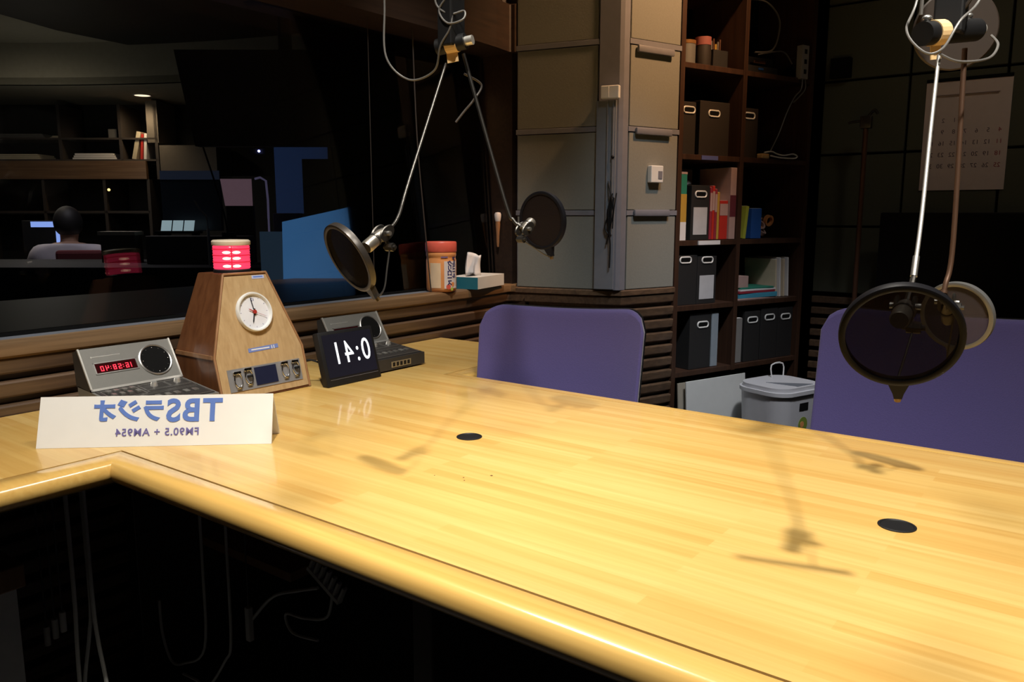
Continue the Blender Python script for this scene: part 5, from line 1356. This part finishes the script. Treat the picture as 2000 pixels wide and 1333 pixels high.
bm = bm_new(); ball(bm, (0, 0.030, 1.095), 0.095, (0.88, 0.92, 1.08), 24)
for v in bm.verts:
    if v.co.y > 0.085: v.co.y = 0.085 + (v.co.y - 0.085) * 0.2
    if v.co.z < 1.04: v.co.z = 1.04 + (v.co.z - 1.04) * 0.8
obj('hair', bm, mat('black_hair', (0.012, 0.010, 0.010), 0.6), t, smooth=True)
bm = bm_new()
ball(bm, (0, 0.135, 1.070), 0.014, (0.8, 1.2, 1.2), 12); ball(bm, (-0.070, 0.045, 1.07), 0.016, (0.4, 1, 1.4), 12); ball(bm, (0.070, 0.045, 1.07), 0.016, (0.4, 1, 1.4), 12)
for s in (-1, 1):
    for f in range(5):
        x = s * 0.15 + (f - 2) * 0.013
        tube(bm, [(x, 0.38, 0.68), (x, 0.42 + (0.01 if f == 2 else 0), 0.675), (x, 0.44, 0.66)], 0.0065, 6, 3)
obj('face_and_hands', bm, M_skin, t, smooth=True)
skin('trousers', [(0, 0, 0.53), (-0.10, 0.02, 0.47), (-0.12, 0.42, 0.49), (-0.12, 0.44, 0.12), (0.10, 0.02, 0.47), (0.12, 0.42, 0.49), (0.12, 0.44, 0.12)],
     [(0, 1), (1, 2), (2, 3), (0, 4), (4, 5), (5, 6)], [(0.145, 0.12), 0.095, 0.07, 0.052, 0.095, 0.07, 0.052], M_crdark, t)
t = crthing('operator_chair', 'dark red office chair beneath the seated person', 'chair', -2.75, 5.02, 0.0, R(8))
bm = bm_new(); box(bm, -0.22, 0.22, -0.16, 0.30, 0.33, 0.385, bev=0.02); obj('seat', bm, M_dred, t)
bm = bm_new(); box(bm, -0.04, 0.235, -0.21, -0.17, 0.46, 0.93, bev=0.02); obj('backrest', bm, mat('dull_maroon', (0.12, 0.015, 0.02), 0.8), t)
bm = bm_new(); tube(bm, [(0, -0.10, 0.33), (0.08, -0.19, 0.36), (0.09, -0.195, 0.50)], 0.014); obj('back_support', bm, M_black, t)
bm = bm_new(); cyl(bm, (0, 0.05, 0.05), (0, 0.05, 0.34), 0.025); obj('gas_column', bm, M_black, t)
for i in range(5):
    a = i * 2 * math.pi / 5
    bm = bm_new(); tube(bm, [(0, 0.05, 0.08), (0.27 * math.cos(a), 0.05 + 0.27 * math.sin(a), 0.03)], 0.02, 8, 1); obj('leg', bm, M_black, t)

# monitors, papers and painted reflections behind the red lamp
t = crthing('wide_monitor', 'wide dark bluish monitor behind the clock cabinet', 'monitor', -1.84, 4.62, 0.8805)
bm = bm_new(); box(bm, -0.17, 0.17, 0, 0.03, 0.17, 0.51, bev=0.004); obj('monitor_casing', bm, mat('bluish_black', (0.012, 0.018, 0.03), 0.4), t)
bm = bm_new(); box(bm, -0.17, 0.17, -0.002, 0, 0.46, 0.51); obj('top_bezel', bm, mat('slate_bezel', (0.03, 0.04, 0.07), 0.4, emis=(0.02, 0.028, 0.05), estr=0.25), t)
bm = bm_new(); box(bm, -0.02, 0.02, 0.03, 0.05, 0.0, 0.3); box(bm, -0.1, 0.1, -0.01, 0.07, 0, 0.01); obj('monitor_stand', bm, M_crdark, t)
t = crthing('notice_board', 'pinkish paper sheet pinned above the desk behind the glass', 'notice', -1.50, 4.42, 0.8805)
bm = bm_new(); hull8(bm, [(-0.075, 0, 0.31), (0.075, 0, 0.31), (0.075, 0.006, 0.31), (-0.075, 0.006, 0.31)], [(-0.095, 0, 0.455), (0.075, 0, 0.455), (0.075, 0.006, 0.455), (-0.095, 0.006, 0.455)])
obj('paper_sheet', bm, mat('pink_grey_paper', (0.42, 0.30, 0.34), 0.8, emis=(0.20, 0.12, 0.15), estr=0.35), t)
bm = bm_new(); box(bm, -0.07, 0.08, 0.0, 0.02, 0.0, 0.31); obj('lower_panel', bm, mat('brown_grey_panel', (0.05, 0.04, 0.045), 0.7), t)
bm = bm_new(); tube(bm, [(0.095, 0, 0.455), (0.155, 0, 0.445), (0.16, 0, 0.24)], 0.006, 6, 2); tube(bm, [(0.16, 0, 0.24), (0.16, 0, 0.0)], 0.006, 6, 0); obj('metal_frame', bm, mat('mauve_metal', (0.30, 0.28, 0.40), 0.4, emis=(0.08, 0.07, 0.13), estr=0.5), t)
t = crthing('desk_microphone_arm', 'thin black boom arm crossing the pinkish paper', 'boom arm', -1.50, 4.14, 0.8805)
bm = bm_new(); tube(bm, [(-0.07, 0, 0.60), (-0.02, 0, 0.42), (0.02, 0, 0.25), (0.03, 0, 0.16)], 0.005, 6, 4); box(bm, 0.0, 0.06, 0.0, 0.04, 0.0, 0.17); obj('boom_tube', bm, M_crdark, t)
t = crthing('gooseneck_lamp', 'thin pale gooseneck standing left of the red beacon', 'lamp', -1.58, 4.12, 0.8805)
bm = bm_new(); tube(bm, [(-0.045, 0, 0.335), (-0.02, 0, 0.29), (0.012, 0, 0.25), (0.018, 0, 0.19)], 0.004, 6, 5); cyl(bm, (0.018, 0, 0.0), (0.018, 0, 0.19), 0.007, seg=10); obj('gooseneck_tube', bm, mat('pale_metal', (0.45, 0.40, 0.34), 0.4, 0.4), t)
t = crthing('desk_equipment', 'low mauve equipment box beside the metal frame', 'equipment box', -1.255, 4.45, 0.8805)
bm = bm_new(); box(bm, -0.07, 0.07, 0, 0.1, 0, 0.27, bev=0.004); obj('equipment_body', bm, mat('mauve_grey', (0.16, 0.12, 0.14), 0.6), t)

M_bluerefl = mat('blue_lit_board', (0.03, 0.10, 0.25), 0.5, noise=0.10, nscale=4, emis=(0.030, 0.098, 0.225), estr=0.85)  # reflections in the glass, put into the colour as emission
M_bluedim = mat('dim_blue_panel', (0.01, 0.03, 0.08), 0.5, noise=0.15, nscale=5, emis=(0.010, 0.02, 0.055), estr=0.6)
t = crthing('blue_screen', 'large tilted blue-lit screen behind the left pop filter', 'screen', -0.82, 3.35, 0.0)  # added panel standing in for a reflection in the window glass
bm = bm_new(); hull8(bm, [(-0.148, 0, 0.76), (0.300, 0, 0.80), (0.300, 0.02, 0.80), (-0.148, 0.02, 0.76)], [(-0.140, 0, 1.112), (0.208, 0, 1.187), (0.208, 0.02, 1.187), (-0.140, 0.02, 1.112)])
obj('lit_surface', bm, M_bluerefl, t)
bm = bm_new(); box(bm, -0.03, 0.03, 0.02, 0.06, 0, 1.0); box(bm, -0.2, 0.2, -0.1, 0.15, 0, 0.03); obj('screen_stand', bm, M_crdark, t)
t = crthing('blue_screen', 'thin blue-lit strip right of the large tilted screen', 'screen', -0.545, 3.4, 0.0)  # added strip, stands in for another reflection in the glass
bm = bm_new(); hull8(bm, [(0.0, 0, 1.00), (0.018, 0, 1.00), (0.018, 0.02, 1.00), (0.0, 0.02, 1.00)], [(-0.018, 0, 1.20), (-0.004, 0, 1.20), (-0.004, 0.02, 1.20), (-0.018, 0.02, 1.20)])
obj('lit_surface', bm, M_bluerefl, t)
bm = bm_new(); box(bm, -0.002, 0.02, 0.005, 0.025, 0, 1.0); obj('screen_stand', bm, M_crdark, t)
t = crthing('lit_partition', 'dim blue L-shaped lit partition above the tilted blue screen', 'partition', -1.23, 4.8, 0.0)  # added L shape with a dim glass reflection painted as glow
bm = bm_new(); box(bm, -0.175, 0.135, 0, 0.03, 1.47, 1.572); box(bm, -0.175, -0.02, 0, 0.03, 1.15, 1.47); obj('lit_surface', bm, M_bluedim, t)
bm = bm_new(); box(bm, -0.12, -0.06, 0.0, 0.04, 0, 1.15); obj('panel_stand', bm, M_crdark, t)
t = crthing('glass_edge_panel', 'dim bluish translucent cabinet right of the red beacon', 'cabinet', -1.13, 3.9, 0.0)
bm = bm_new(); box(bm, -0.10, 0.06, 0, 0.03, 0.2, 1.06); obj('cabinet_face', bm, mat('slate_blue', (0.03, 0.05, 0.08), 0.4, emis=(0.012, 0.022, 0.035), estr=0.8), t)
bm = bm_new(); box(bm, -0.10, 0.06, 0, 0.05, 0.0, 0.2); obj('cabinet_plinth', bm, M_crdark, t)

# hanging black monitor in the control room
t = crthing('ceiling_monitor', 'big black slab hanging in the upper part of the window', 'monitor', -1.02, 3.7, 1.45)
bm = bm_new(); hull8(bm, [(-0.42, 0, 0.0), (0.65, 0, 0.0), (0.65, 0.06, 0.0), (-0.42, 0.06, 0.0)], [(-0.49, 0, 0.42), (0.65, 0, 0.42), (0.65, 0.06, 0.42), (-0.49, 0.06, 0.42)])
obj('monitor_slab', bm, M_crdark, t)
bm = bm_new(); cyl(bm, (0, 0.03, 0.42), (0, 0.03, 0.91), 0.03); obj('ceiling_pole', bm, M_crdark, t)
